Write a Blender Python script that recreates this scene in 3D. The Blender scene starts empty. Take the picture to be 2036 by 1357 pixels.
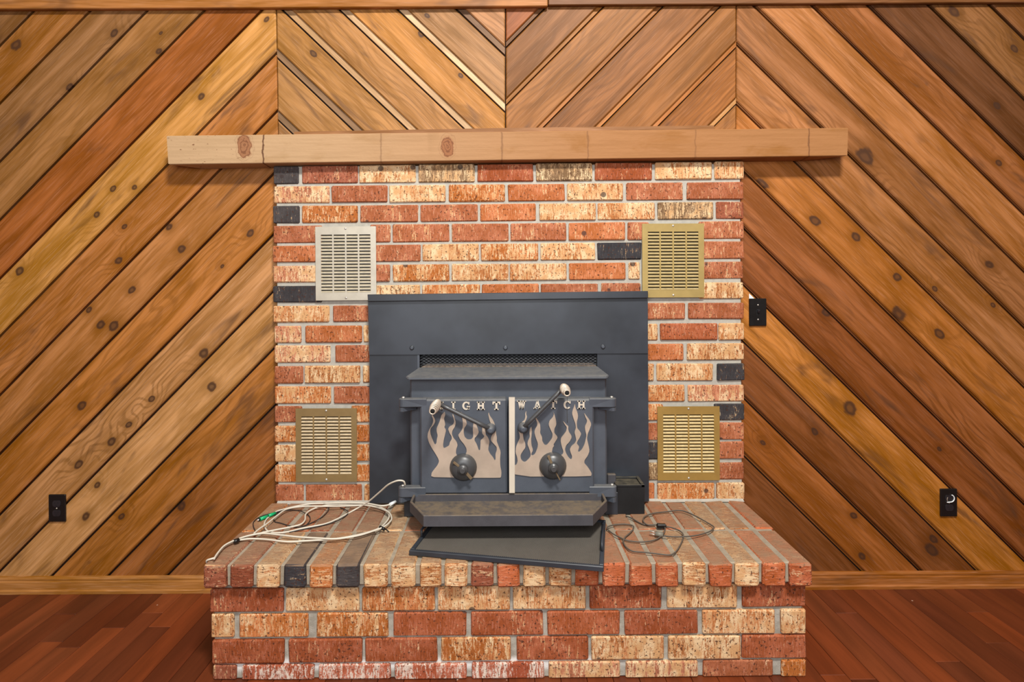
import bpy, bmesh, math, random
from mathutils import Vector, Matrix
random.seed(7)
scene = bpy.context.scene
C = scene.collection

# ------------------------------------------------------------------ camera
# Distances in metres. The brick face of the fireplace is the plane Y = 0, the floor is Z = 0.
F, VX, VY, K, ROLL = 1150.0, 1003.0, 570.0, 1.19, 0.006
DB = K * F / 582.0            # camera to brick face
HC = 1.055 * K                # camera height
cam = bpy.data.cameras.new('camera')
cam.sensor_fit = 'HORIZONTAL'; cam.sensor_width = 36.0
cam.lens = 36.0 * F / 2036.0
cam.shift_x = (1018.0 - VX) / 2036.0
cam.shift_y = (VY - 678.5) / 2036.0
cam.clip_start = 0.05
camo = bpy.data.objects.new('camera', cam); C.objects.link(camo)
camo.matrix_world = (Matrix.Translation((0, -DB, HC)) @ Matrix.Rotation(math.radians(90), 4, 'X')
                     @ Matrix.Rotation(-ROLL, 4, 'Z'))
scene.camera = camo

# ------------------------------------------------------------------ light
world = bpy.data.worlds.new('world'); scene.world = world; world.use_nodes = True
bg = world.node_tree.nodes['Background']
bg.inputs[0].default_value = (1.0, 0.98, 0.95, 1); bg.inputs[1].default_value = 0.29

def area(name, loc, target, size, power, col):
    l = bpy.data.lights.new(name, 'AREA'); l.shape = 'RECTANGLE'
    l.size, l.size_y = size; l.energy = power; l.color = col
    o = bpy.data.objects.new(name, l); C.objects.link(o); o.location = loc
    o.rotation_euler = (Vector(target) - Vector(loc)).to_track_quat('-Z', 'Y').to_euler()
    return o
area('high_window_light', (0.6, -2.9, 4.5), (0, 0, 0.9), (0.7, 0.4), 300, (1.0, 0.965, 0.90))
area('room_fill_light', (-0.2, -3.3, 1.9), (0, 0, 0.9), (1.8, 1.3), 74, (0.95, 0.975, 1.0))  # added soft fill behind the camera for centre-bright falloff, no window modelled

vs = scene.view_settings
vs.view_transform = 'Standard'; vs.look = 'None'; vs.gamma = 1.0; vs.use_curve_mapping = False
vs.exposure = -0.22
scene.cycles.max_bounces = 4; scene.cycles.diffuse_bounces = 2; scene.cycles.glossy_bounces = 2

# ------------------------------------------------------------------ helpers
CR, SR = math.cos(ROLL), math.sin(ROLL)
def W(px, py, D):
    """the point that stands D metres in front of the camera in the direction of a pixel"""
    u, v = (px - VX) / F, (VY - py) / F
    return Vector((D * (u * CR + v * SR), D - DB, HC + D * (-u * SR + v * CR)))

def lin(c):
    r = []
    for x in c[:3]:
        x = x / 255.0
        r.append(x / 12.92 if x <= 0.04045 else ((x + 0.055) / 1.055) ** 2.4)
    return (r[0], r[1], r[2], 1.0)

def mesh(name, verts, faces, smooth=False):
    me = bpy.data.meshes.new(name)
    me.from_pydata([tuple(v) for v in verts], [], faces); me.update()
    if smooth:
        for p in me.polygons: p.use_smooth = True
    return me

def obj(name, me, mat=None, parent=None, color=None, loc=None, rot=None):
    o = bpy.data.objects.new(name, me); C.objects.link(o)
    if mat is not None and me is not None and not me.materials: me.materials.append(mat)
    if parent is not None: o.parent = parent
    if color is not None: o.color = color
    if loc is not None: o.location = loc
    if rot is not None: o.rotation_euler = rot
    return o

def tag(o, label=None, cat=None, group=None, kind=None):
    if label: o['label'] = label
    if cat: o['category'] = cat
    if group: o['group'] = group
    if kind: o['kind'] = kind
    return o

def thing(name, label, cat, loc=(0, 0, 0), group=None):
    o = bpy.data.objects.new(name, None); C.objects.link(o); o.location = loc
    o.empty_display_size = 0.1
    return tag(o, label, cat, group)

def child_at(o, parent):
    """parent without moving (parents only carry a location)"""
    o.parent = parent; o.location = Vector(o.location) - Vector(parent.location)
    return o

def fix_normals(me):
    bm = bmesh.new(); bm.from_mesh(me); bmesh.ops.recalc_face_normals(bm, faces=bm.faces); bm.to_mesh(me); bm.free()
    return me

def chamfer_box(sx, sy, sz, b, jit=0.0):
    hx, hy, hz = sx / 2, sy / 2, sz / 2
    b = min(b, hx * .49, hy * .49, hz * .49)
    V = []; idx = {}
    for ix in (-1, 1):
        for iy in (-1, 1):
            for iz in (-1, 1):
                for a in range(3):
                    p = [ix * (hx - b), iy * (hy - b), iz * (hz - b)]
                    p[a] = (ix * hx, iy * hy, iz * hz)[a]
                    p = [q + random.uniform(-jit, jit) for q in p]
                    idx[(ix, iy, iz, a)] = len(V); V.append(p)
    Fs = []
    for a in range(3):
        o1, o2 = [(1, 2), (2, 0), (0, 1)][a]
        for s in (-1, 1):
            q = []
            for (m, n) in ((-1, -1), (1, -1), (1, 1), (-1, 1)):
                c = [0, 0, 0]; c[a] = s; c[o1] = m; c[o2] = n
                q.append(idx[(c[0], c[1], c[2], a)])
            Fs.append(q if s > 0 else q[::-1])
    for a in range(3):
        o1, o2 = [(1, 2), (2, 0), (0, 1)][a]
        for m in (-1, 1):
            for n in (-1, 1):
                c0 = [0, 0, 0]; c0[a] = -1; c0[o1] = m; c0[o2] = n
                c1 = list(c0); c1[a] = 1
                q = [idx[(*c0, o1)], idx[(*c1, o1)], idx[(*c1, o2)], idx[(*c0, o2)]]
                Fs.append(q if m * n < 0 else q[::-1])
    for ix in (-1, 1):
        for iy in (-1, 1):
            for iz in (-1, 1):
                t = [idx[(ix, iy, iz, 0)], idx[(ix, iy, iz, 1)], idx[(ix, iy, iz, 2)]]
                Fs.append(t if ix * iy * iz > 0 else t[::-1])
    return V, Fs

def box_obj(name, lo, hi, mat, parent=None, b=0.002, color=None, roty=0.0, jit=0.0):
    lo, hi = Vector(lo), Vector(hi)
    V, Fs = chamfer_box(*(hi - lo), b, jit)
    o = obj(name, mesh(name, V, Fs), mat, None, color, (lo + hi) / 2)
    o.rotation_euler.y = roty
    if parent is not None: child_at(o, parent)
    return o

def prism(name, front, back, mat, parent=None, color=None, smooth=False):
    """front / back: matching loops of points; origin goes to the middle"""
    pts = list(front) + list(back); n = len(front)
    c = sum((Vector(p) for p in pts), Vector()) / len(pts)
    faces = [list(range(n))[::-1], list(range(n, 2 * n))]
    for i in range(n):
        j = (i + 1) % n
        faces.append([i, j, n + j, n + i])
    me = fix_normals(mesh(name, [Vector(p) - c for p in pts], faces))
    o = obj(name, me, mat, None, color, c)
    if parent is not None: child_at(o, parent)
    return o

def slab(name, poly, D, t, mat, parent=None, color=None, chamfer=0.0):
    """a flat piece whose front outline (in photo pixels) stands at distance D and that is t thick"""
    fr = [W(x, y, D) for x, y in poly]
    bk = [p + Vector((0, t, 0)) for p in fr]
    if chamfer:
        c = sum(fr, Vector()) / len(fr)
        rim = [p + Vector((0, chamfer, 0)) for p in fr]
        ins = []
        for p in fr:
            d = c - p; d.y = 0
            sx = math.copysign(chamfer, d.x) if abs(d.x) > chamfer else 0
            sz = math.copysign(chamfer, d.z) if abs(d.z) > chamfer else 0
            ins.append(p + Vector((sx, 0, sz)))
        n = len(fr); cc = c + Vector((0, t / 2, 0))
        V = [p - cc for p in ins + rim + bk]
        Fs = [list(range(n))]
        for a, b2 in ((0, n), (n, 2 * n)):
            for i in range(n):
                j = (i + 1) % n; Fs.append([a + i, a + j, b2 + j, b2 + i])
        Fs.append(list(range(2 * n, 3 * n)))
        o = obj(name, fix_normals(mesh(name, V, Fs)), mat, None, color, cc)
        if parent is not None: child_at(o, parent)
        return o
    return prism(name, fr, bk, mat, parent, color)

def rect(x0, y0, x1, y1, sl=0.0):
    return [(x0, y0), (x1, y0 + sl * (x1 - x0)), (x1, y1 + sl * (x1 - x0)), (x0, y1)]

def lathe(name, prof, mat, loc, axis='-Y', seg=20, parent=None, color=None, smooth=True):
    """prof: (radius, height along the axis)"""
    V, Fs = [], []
    for r, h in prof:
        for k in range(seg):
            a = 2 * math.pi * k / seg
            c, s = r * math.cos(a), r * math.sin(a)
            V.append({'-Y': (c, -h, s), 'Z': (c, s, h), 'X': (h, c, s)}[axis])
    for i in range(len(prof) - 1):
        for k in range(seg):
            j = (k + 1) % seg
            Fs.append([i * seg + k, i * seg + j, (i + 1) * seg + j, (i + 1) * seg + k])
    Fs.append(list(range(seg))); Fs.append(list(range((len(prof) - 1) * seg, len(prof) * seg)))
    me = fix_normals(mesh(name, V, Fs))
    if smooth:
        for p in me.polygons: p.use_smooth = len(p.vertices) == 4
    o = obj(name, me, mat, None, color, loc)
    if parent is not None: child_at(o, parent)
    return o

def catmull(pts, sub):
    out = []; n = len(pts)
    for i in range(n - 1):
        p0, p1, p2, p3 = pts[max(i - 1, 0)], pts[i], pts[i + 1], pts[min(i + 2, n - 1)]
        for k in range(sub):
            t = k / sub
            out.append(0.5 * ((2 * p1) + (p2 - p0) * t + (2 * p0 - 5 * p1 + 4 * p2 - p3) * t * t
                              + (3 * p1 - p0 - 3 * p2 + p3) * t ** 3))
    out.append(pts[-1]); return out

def tube(name, pts, r, mat, parent=None, seg=8, sub=5, color=None):
    pts = [Vector(p) for p in pts]
    if sub > 1: pts = catmull(pts, sub)
    V, Fs = [], []; up = Vector((0.13, 0.2, 1)).normalized()
    n = len(pts); c = sum(pts, Vector()) / n
    for i, p in enumerate(pts):
        t = (pts[min(i + 1, n - 1)] - pts[max(i - 1, 0)])
        t = t.normalized() if t.length > 1e-9 else Vector((1, 0, 0))
        a = up - t * up.dot(t)
        if a.length < 1e-4: a = Vector((1, 0, 0)) - t * t.x
        a.normalize(); up = a; b = t.cross(a)
        for k in range(seg):
            th = 2 * math.pi * k / seg
            V.append(p - c + r * (math.cos(th) * a + math.sin(th) * b))
    for i in range(n - 1):
        for k in range(seg):
            j = (k + 1) % seg
            Fs.append([i * seg + k, i * seg + j, (i + 1) * seg + j, (i + 1) * seg + k])
    Fs.append(list(range(seg))[::-1]); Fs.append(list(range((n - 1) * seg, n * seg)))
    me = fix_normals(mesh(name, V, Fs))
    for p in me.polygons: p.use_smooth = len(p.vertices) == 4
    o = obj(name, me, mat, None, color, c)
    if parent is not None: child_at(o, parent)
    return o

# ------------------------------------------------------------------ materials
class NT:
    def __init__(self, name):
        self.m = bpy.data.materials.new(name); self.m.use_nodes = True
        self.t = self.m.node_tree; self.b = self.t.nodes['Principled BSDF']
    def n(self, typ, **kw):
        nd = self.t.nodes.new(typ)
        for k, v in kw.items():
            if k.startswith('i_'): nd.inputs[k[2:].replace('_', ' ')].default_value = v
            else: setattr(nd, k, v)
        return nd
    def l(self, a, b): self.t.links.new(a, b)
    def val(self, sock, x):
        if hasattr(x, 'is_output'): self.l(x, sock)
        else: sock.default_value = x
    def math(self, op, a, b=0.5, c=None, clamp=False):
        nd = self.n('ShaderNodeMath', operation=op); nd.use_clamp = clamp
        self.val(nd.inputs[0], a); self.val(nd.inputs[1], b)
        if c is not None: self.val(nd.inputs[2], c)
        return nd.outputs[0]
    def noise(self, vec, scale, detail=3, rough=0.55, dist=0.0):
        nd = self.n('ShaderNodeTexNoise'); nd.inputs['Scale'].default_value = scale
        nd.inputs['Detail'].default_value = detail; nd.inputs['Roughness'].default_value = rough
        nd.inputs['Distortion'].default_value = dist
        self.l(vec, nd.inputs['Vector']); return nd.outputs['Fac']
    def mapping(self, vec, sc=(1, 1, 1), loc=(0, 0, 0)):
        nd = self.n('ShaderNodeMapping'); nd.inputs['Scale'].default_value = sc; nd.inputs['Location'].default_value = loc
        self.l(vec, nd.inputs['Vector']); return nd.outputs[0]
    def mix(self, f, a, b, blend='MIX'):
        nd = self.n('ShaderNodeMix', data_type='RGBA', blend_type=blend)
        self.val(nd.inputs[0], f); self.val(nd.inputs[6], a); self.val(nd.inputs[7], b)
        return nd.outputs[2]
    def smooth(self, x, a, b, lo=0.0, hi=1.0):
        nd = self.n('ShaderNodeMapRange', interpolation_type='SMOOTHSTEP')
        self.val(nd.inputs['Value'], x)
        nd.inputs['From Min'].default_value = a; nd.inputs['From Max'].default_value = b
        nd.inputs['To Min'].default_value = lo; nd.inputs['To Max'].default_value = hi
        return nd.outputs[0]
    def hsv(self, col, v=1.0, s=1.0, h=0.5):
        nd = self.n('ShaderNodeHueSaturation'); self.val(nd.inputs['Color'], col)
        self.val(nd.inputs['Value'], v); self.val(nd.inputs['Saturation'], s); self.val(nd.inputs['Hue'], h)
        return nd.outputs[0]
    def bump(self, h, strength=0.3, dist=0.002):
        nd = self.n('ShaderNodeBump'); nd.inputs['Strength'].default_value = strength; nd.inputs['Distance'].default_value = dist
        self.l(h, nd.inputs['Height']); self.l(nd.outputs[0], self.b.inputs['Normal'])
    def coords(self, rnd=True):
        tc = self.n('ShaderNodeTexCoord'); oi = self.n('ShaderNodeObjectInfo')
        self.oi = oi
        if not rnd: return tc.outputs['Object']
        cm = self.n('ShaderNodeCombineXYZ')
        for i, k in enumerate((37.0, 13.0, 23.0)):
            self.l(self.math('MULTIPLY', oi.outputs['Random'], k), cm.inputs[i])
        ad = self.n('ShaderNodeVectorMath', operation='ADD')
        self.l(tc.outputs['Object'], ad.inputs[0]); self.l(cm.outputs[0], ad.inputs[1])
        return ad.outputs[0]
    def out(self, col, rough=0.6, metal=0.0, spec=0.4):
        self.val(self.b.inputs['Base Color'], col); self.val(self.b.inputs['Roughness'], rough)
        self.b.inputs['Metallic'].default_value = metal
        self.b.inputs['Specular IOR Level'].default_value = spec
        return self.m

NK = 6
def wood_material(name, knots=True, grain=1.0, rough=0.55):
    """local X runs along the board; the knots of each board are its own properties k0.. (x, z, radius)"""
    t = NT(name); v = t.coords(); base = t.hsv(t.oi.outputs['Color'], 0.92, 1.08, 0.5)
    tc = t.n('ShaderNodeTexCoord'); so = t.n('ShaderNodeSeparateXYZ'); t.l(tc.outputs['Object'], so.inputs[0])
    sep = t.n('ShaderNodeSeparateXYZ'); t.l(v, sep.inputs[0])
    broad = t.noise(t.mapping(v, (1.5, 1, 12)), 1.0, 3, 0.6, 0.9)
    streak = t.noise(t.mapping(v, (3.2, 1, 60)), 1.0, 3, 0.62, 0.3)
    fibre = t.noise(t.mapping(v, (11.0, 30, 360)), 1.0, 2, 0.6)
    warp = t.noise(t.mapping(v, (2.0, 1, 7)), 1.0, 2, 0.5)
    kd = None
    if knots:
        wob = t.math('MULTIPLY', t.math('SUBTRACT', t.noise(t.mapping(v, (16, 16, 34)), 1.0, 2), 0.5), 1.3)
        for i in range(NK):
            at = t.n('ShaderNodeAttribute', attribute_type='OBJECT', attribute_name='k%d' % i)
            sa = t.n('ShaderNodeSeparateXYZ'); t.l(at.outputs['Vector'], sa.inputs[0])
            dx = t.math('DIVIDE', t.math('SUBTRACT', so.outputs['X'], sa.outputs['X']), t.math('MULTIPLY', sa.outputs['Z'], 1.45))
            dz = t.math('DIVIDE', t.math('SUBTRACT', so.outputs['Z'], sa.outputs['Y']), sa.outputs['Z'])
            d2 = t.math('MULTIPLY_ADD', dx, dx, t.math('MULTIPLY', dz, dz))
            kd = d2 if kd is None else t.math('MINIMUM', kd, d2)
        kd = t.math('ADD', t.math('SQRT', kd), wob)
    ph = t.math('ADD', t.math('MULTIPLY', sep.outputs['Z'], 230.0), t.math('MULTIPLY', warp, 52.0))
    if kd is not None: ph = t.math('ADD', ph, t.math('MULTIPLY', t.smooth(kd, 6.0, 0.0), 14.0))
    rings = t.math('SINE', ph)
    zone = t.smooth(t.noise(t.mapping(v, (1.1, 1, 5), (5, 2, 1)), 1.0, 1), 0.46, 0.64, 0.12, 1.0)
    col = t.mix(t.smooth(broad, 0.32, 0.68), t.hsv(base, 0.66, 1.05), t.hsv(base, 1.20, 0.94))
    col = t.mix(t.smooth(streak, 0.40, 0.72, 0.0, 0.60 * grain), col, t.hsv(base, 0.52, 1.05))
    rg = t.math('MULTIPLY', t.math('MULTIPLY', t.smooth(rings, 0.0, 1.0), zone), 0.40 * grain)
    rg = t.math('MULTIPLY', rg, t.oi.outputs['Alpha'], clamp=True)
    col = t.mix(rg, col, t.hsv(base, 0.45, 1.05))
    col = t.mix(t.smooth(fibre, 0.48, 0.78, 0.0, 0.40), col, t.hsv(base, 1.42, 0.78))
    stain = t.smooth(t.noise(t.mapping(v, (1.7, 1, 8), (9, 9, 9)), 1.0, 3, 0.65, 1.2), 0.56, 0.74, 0.0, 0.62)
    col = t.mix(stain, col, lin((74, 48, 32)))
    if kd is not None:
        col = t.mix(t.smooth(kd, 3.4, 0.7, 0.0, 0.62), col, t.hsv(base, 0.52, 1.05))
        col = t.mix(t.smooth(kd, 1.25, 0.80, 0.0, 0.88), col, lin((62, 38, 24)))
        col = t.mix(t.smooth(kd, 0.65, 0.25, 0.0, 0.35), col, t.hsv(base, 0.60, 0.95))
    h = t.math('ADD', t.math('MULTIPLY', fibre, 0.6), t.math('MULTIPLY', streak, 0.6))
    t.bump(h, 0.4, 0.0015)
    return t.out(col, rough, 0, 0.3)

def brick_material(name, axis='Z', dust=False, lime=False):
    t = NT(name); v = t.coords(); base = t.oi.outputs['Color']; cover = t.oi.outputs['Alpha']
    s1 = (70, 70, 11) if axis == 'Z' else (11, 70, 70)
    s2 = (210, 210, 42) if axis == 'Z' else (42, 210, 210)
    st = t.noise(t.mapping(v, s1), 1.0, 3, 0.65)
    fi = t.noise(t.mapping(v, s2), 1.0, 3, 0.7)
    bl = t.noise(v, 13.0, 3, 0.6)
    gr = t.noise(v, 210.0, 2, 0.6)
    val = t.math('ADD', t.math('ADD', t.math('MULTIPLY', st, 0.30), t.math('MULTIPLY', fi, 0.34)),
                 t.math('ADD', t.math('MULTIPLY', bl, 0.20), t.math('MULTIPLY', gr, 0.16)))
    nrm = t.math('MULTIPLY_ADD', val, 5.2, -2.1)
    mask = t.smooth(t.math('ADD', nrm, cover), 0.80, 1.22)
    basev = t.mix(t.smooth(bl, 0.35, 0.7), t.hsv(base, 0.80, 1.05), t.hsv(base, 1.15, 0.97))
    basev = t.mix(t.smooth(fi, 0.50, 0.70, 0, 0.55), basev, t.hsv(base, 1.45, 0.82))
    basev = t.mix(t.smooth(fi, 0.46, 0.34, 0, 0.65), basev, t.hsv(base, 0.55, 1.0))
    slip = t.mix(t.smooth(t.noise(v, 26.0, 3), 0.38, 0.62), lin((226, 198, 156)), lin((202, 158, 110)))
    if lime: slip = t.mix(0.7, slip, lin((222, 216, 208)))
    col = t.mix(t.math('MULTIPLY', mask, 0.9), basev, slip)
    pit = t.smooth(t.noise(v, 130.0, 2, 0.5), 0.60, 0.68, 0, 0.85)
    col = t.mix(pit, col, lin((70, 42, 30)))
    spot = t.n('ShaderNodeTexVoronoi'); spot.inputs['Scale'].default_value = 17.0; t.l(v, spot.inputs['Vector'])
    sc = t.n('ShaderNodeSeparateColor'); t.l(spot.outputs['Color'], sc.inputs[0])
    sm = t.math('MULTIPLY', t.smooth(spot.outputs['Distance'], 0.22, 0.16), t.math('GREATER_THAN', sc.outputs[1], 0.90))
    col = t.mix(t.math('MULTIPLY', sm, 0.8), col, lin((58, 48, 46)))
    if dust:
        ge = t.n('ShaderNodeNewGeometry'); sp = t.n('ShaderNodeSeparateXYZ'); t.l(ge.outputs['Normal'], sp.inputs[0])
        dn = t.noise(v, 22.0, 4, 0.6)
        dm = t.math('MULTIPLY', t.smooth(sp.outputs['Z'], 0.5, 0.95), t.smooth(dn, 0.25, 0.75, 0.50, 0.92))
        col = t.mix(dm, col, lin((140, 114, 90)))
    h = t.math('ADD', t.math('ADD', t.math('MULTIPLY', st, 0.7), fi), t.math('MULTIPLY', gr, 0.4))
    t.bump(h, 0.7, 0.003)
    return t.out(col, 0.85, 0, 0.2)

def plain(name, col, rough=0.5, metal=0.0, spec=0.4, var=0.12, scale=14.0, bump=0.0, bscale=200.0, dust=None, dustamt=0.6):
    t = NT(name); v = t.coords()
    n = t.noise(v, scale, 4, 0.6)
    c = lin(col)
    out = t.mix(t.smooth(n, 0.3, 0.7), t.hsv(c, 1 - var), t.hsv(c, 1 + var))
    if dust:
        ge = t.n('ShaderNodeNewGeometry'); sp = t.n('ShaderNodeSeparateXYZ'); t.l(ge.outputs['Normal'], sp.inputs[0])
        dm = t.math('MULTIPLY', t.smooth(sp.outputs['Z'], 0.3, 0.9), t.smooth(t.noise(v, 35.0, 4, 0.65), 0.3, 0.65, 0.25, dustamt))
        out = t.mix(dm, out, lin(dust))
    if bump: t.bump(t.noise(v, bscale, 3, 0.6), bump, 0.001)
    r = t.math('ADD', t.math('MULTIPLY', t.noise(v, scale * 1.7, 3), 0.25), rough - 0.12)
    return t.out(out, r, metal, spec)

M_PLANK = wood_material('cedar_plank')
M_LAP = wood_material('plank_lap_edge', knots=False, grain=0.8)
M_TRIM = wood_material('trim_wood', knots=False, grain=0.8)
M_MANTEL = None
M_BRICK = brick_material('rough_brick')
M_LIME = brick_material('limed_brick', 'Z', False, True)
M_ROWLOCK = brick_material('rowlock_brick', 'X', True)
M_MORTAR = plain('grey_mortar', (170, 165, 154), 0.9, var=0.10, scale=40, bump=0.8, bscale=260)
def limed_mortar():
    t = NT('limed_mortar'); geo = t.n('ShaderNodeNewGeometry'); p = geo.outputs['Position']
    sp = t.n('ShaderNodeSeparateXYZ'); t.l(p, sp.inputs[0])
    n = t.noise(p, 40.0, 3); n2 = t.noise(t.mapping(p, (5, 5, 30)), 1.0, 3)
    col = t.mix(t.smooth(n, 0.3, 0.7), lin((146, 140, 128)), lin((172, 166, 154)))
    # bloom of lime salts along the lowest bed joint
    b = t.math('MULTIPLY', t.smooth(t.math('ABSOLUTE', t.math('SUBTRACT', sp.outputs['Z'], 0.045)), 0.030, 0.008), t.smooth(sp.outputs['X'], 0.55, 0.1, 0.15, 1.0))
    col = t.mix(t.math('MULTIPLY', b, t.smooth(n2, 0.35, 0.55, 0.35, 0.95)), col, lin((224, 222, 218)))
    t.bump(t.noise(p, 260.0, 2), 0.8, 0.001)
    return t.out(col, 0.9, 0, 0.2)
M_MORTAR2 = limed_mortar()
M_BACK = plain('dark_sheathing', (40, 25, 15), 0.9)
M_STEEL = plain('black_painted_steel', (47, 51, 58), 0.40, var=0.34, scale=3.0, bump=0.05, bscale=300, spec=0.5)
M_CAST = plain('cast_iron', (72, 77, 86), 0.50, var=0.12, scale=9, bump=0.25, bscale=420, spec=0.5, dust=(128, 124, 116), dustamt=0.5)
M_SHELF = plain('dusty_cast_iron', (70, 68, 72), 0.65, var=0.15, scale=12, bump=0.3, bscale=300, dust=(112, 98, 80), dustamt=0.95)
M_IRON = plain('dark_handle_iron', (66, 66, 67), 0.36, spec=0.6)
M_DARK = plain('hollow_shade_black', (16, 16, 17), 0.8)  # black puts the shade inside slots, bores and hollows into the colour
M_BLOWER = plain('blower_box_black', (24, 25, 27), 0.5, dust=(96, 88, 72), dustamt=0.8)
M_BRASS = plain('pale_nickel_plate', (190, 172, 154), 0.40, metal=0.35, var=0.12, scale=9)
M_LETTER = plain('pale_letter_metal', (214, 202, 184), 0.4, metal=0.2, var=0.04)
M_COIL = plain('spring_nickel', (205, 190, 172), 0.4, metal=0.4)
M_BRONZE = plain('tarnished_bronze', (126, 108, 84), 0.45, metal=0.4)
M_SCREW = plain('screw_steel', (205, 200, 190), 0.35, metal=0.6)
M_PLASTIC = plain('black_plastic', (20, 19, 20), 0.3, spec=0.5, var=0.05)
M_WHITE = plain('white_cable_jacket', (206, 198, 182), 0.5, var=0.06)
M_BLACKCORD = plain('black_cord', (44, 42, 42), 0.5)
M_GREYCORD = plain('dusty_power_cord', (70, 64, 58), 0.6, dust=(120, 108, 94))
M_GREEN = plain('green_plastic', (20, 165, 105), 0.35, var=0.05)
M_WHITEP = plain('white_plastic', (232, 236, 236), 0.4, var=0.03)
M_RUST = plain('rusty_ash', (104, 92, 82), 0.95, var=0.4, scale=90, bump=1.0, bscale=260)

def mantel_material():
    t = NT('rough_sawn_beam'); v = t.coords(False)
    sep = t.n('ShaderNodeSeparateXYZ'); t.l(v, sep.inputs[0])
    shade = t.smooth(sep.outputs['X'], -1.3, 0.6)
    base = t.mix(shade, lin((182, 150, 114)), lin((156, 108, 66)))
    gr = t.noise(t.mapping(v, (4, 20, 90)), 1.0, 4, 0.6, 0.2)
    bl = t.noise(t.mapping(v, (5, 5, 12)), 1.0, 4, 0.6, 0.5)
    col = t.mix(t.smooth(gr, 0.35, 0.75, 0, 0.5), base, t.hsv(base, 0.75, 1.05))
    col = t.mix(t.smooth(bl, 0.52, 0.75, 0, 0.55), col, t.hsv(base, 0.72, 1.15))
    # upright saw marks
    saw = t.noise(t.mapping(v, (6, 1, 0.4), (3.3, 0, 0)), 1.0, 1)
    col = t.mix(t.smooth(saw, 0.66, 0.70, 0, 0.35), col, t.hsv(base, 0.6, 1.1))
    fl = t.noise(t.mapping(v, (60, 60, 110)), 1.0, 3, 0.5)
    left = t.smooth(sep.outputs['X'], -0.9, -1.1)
    col = t.mix(t.math('MULTIPLY', t.smooth(fl, 0.66, 0.72), left), col, lin((120, 84, 56)))
    for kx, kz, rx, rz in ((-1.045, 0.008, 0.032, 0.050), (-0.232, 0.0, 0.028, 0.045)):
        dx = t.math('DIVIDE', t.math('SUBTRACT', sep.outputs['X'], kx), rx)
        dz = t.math('DIVIDE', t.math('SUBTRACT', sep.outputs['Z'], kz), rz)
        d = t.math('SQRT', t.math('ADD', t.math('MULTIPLY', dx, dx), t.math('MULTIPLY', dz, dz)))
        d = t.math('ADD', d, t.math('MULTIPLY', t.noise(v, 45.0, 3), 0.9))
        col = t.mix(t.smooth(d, 1.55, 1.2, 0, 0.75), col, lin((134, 78, 44)))
        ring = t.math('SINE', t.math('MULTIPLY', d, 16.0))
        col = t.mix(t.math('MULTIPLY', t.smooth(ring, 0.3, 0.9), t.smooth(d, 1.9, 1.2, 0, 0.6)), col, lin((92, 50, 28)))
    for cx, am in ((-0.970, 0.9), (-0.50, 0.35), (-0.015, 0.4), (0.33, 0.35), (0.76, 0.3), (1.215, 0.6)):
        d = t.math('ABSOLUTE', t.math('SUBTRACT', t.math('ADD', sep.outputs['X'], t.math('MULTIPLY', t.noise(v, 30.0, 3), 0.016)), cx + 0.008))
        col = t.mix(t.smooth(d, 0.0045, 0.0018, 0, am), col, lin((84, 50, 30)))
    t.bump(t.math('ADD', gr, t.math('MULTIPLY', fl, 0.6)), 0.5, 0.002)
    return t.out(col, 0.7, 0, 0.25)
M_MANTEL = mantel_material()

def floor_material():
    t = NT('stained_floor_board'); v = t.coords(); base = t.oi.outputs['Color']
    a = t.noise(t.mapping(v, (14, 1.6, 1)), 1.0, 4, 0.55, 0.3)
    f = t.noise(t.mapping(v, (160, 5, 1)), 1.0, 3, 0.6)
    col = t.mix(t.smooth(a, 0.3, 0.7), t.hsv(base, 0.72), t.hsv(base, 1.2))
    col = t.mix(t.smooth(f, 0.45, 0.8, 0, 0.4), col, t.hsv(base, 0.6))
    tc = t.n('ShaderNodeTexCoord'); geo = t.n('ShaderNodeNewGeometry')
    sp = t.n('ShaderNodeTexVoronoi'); sp.inputs['Scale'].default_value = 13.0; t.l(geo.outputs['Position'], sp.inputs['Vector'])
    sc = t.n('ShaderNodeSeparateColor'); t.l(sp.outputs['Color'], sc.inputs[0])
    m = t.math('MULTIPLY', t.smooth(sp.outputs['Distance'], 0.05, 0.03), t.math('GREATER_THAN', sc.outputs[0], 0.8))
    col = t.mix(m, col, lin((190, 160, 140)))
    t.bump(t.math('ADD', a, f), 0.15, 0.001)
    return t.out(col, 0.42, 0, 0.35)
M_FLOOR = floor_material()

def screen_material():
    t = NT('woven_wire'); v = t.coords(False)
    w1 = t.n('ShaderNodeTexWave', bands_direction='DIAGONAL'); w1.inputs['Scale'].default_value = 95.0
    t.l(v, w1.inputs['Vector'])
    mp = t.mapping(v, (-1, 1, 1))
    w2 = t.n('ShaderNodeTexWave', bands_direction='DIAGONAL'); w2.inputs['Scale'].default_value = 95.0
    t.l(mp, w2.inputs['Vector'])
    x = t.math('MAXIMUM', w1.outputs['Fac'], t.math('MULTIPLY', w2.outputs['Fac'], 0.7))
    dn = t.noise(v, 9.0, 4, 0.6)
    c = t.mix(x, lin((28, 27, 26)), lin((112, 106, 98)))
    c = t.mix(t.smooth(dn, 0.35, 0.7, 0, 0.3), c, lin((72, 67, 61)))
    t.bump(x, 0.6, 0.001)
    return t.out(c, 0.7, 0, 0.3)
M_SCREEN = screen_material()

# ------------------------------------------------------------------ the wooden wall
DW = K * F / 572.0
wall_y = DW - DB
XL, XR = -2.75, 2.75
backing = box_obj('wall_back', (XL, wall_y + 0.020, 0.0), (XR, wall_y + 0.09, 2.42), M_BACK, None, 0.001)
tag(backing, 'back wall clad in diagonal cedar boards meeting in chevrons', kind='structure')

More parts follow.
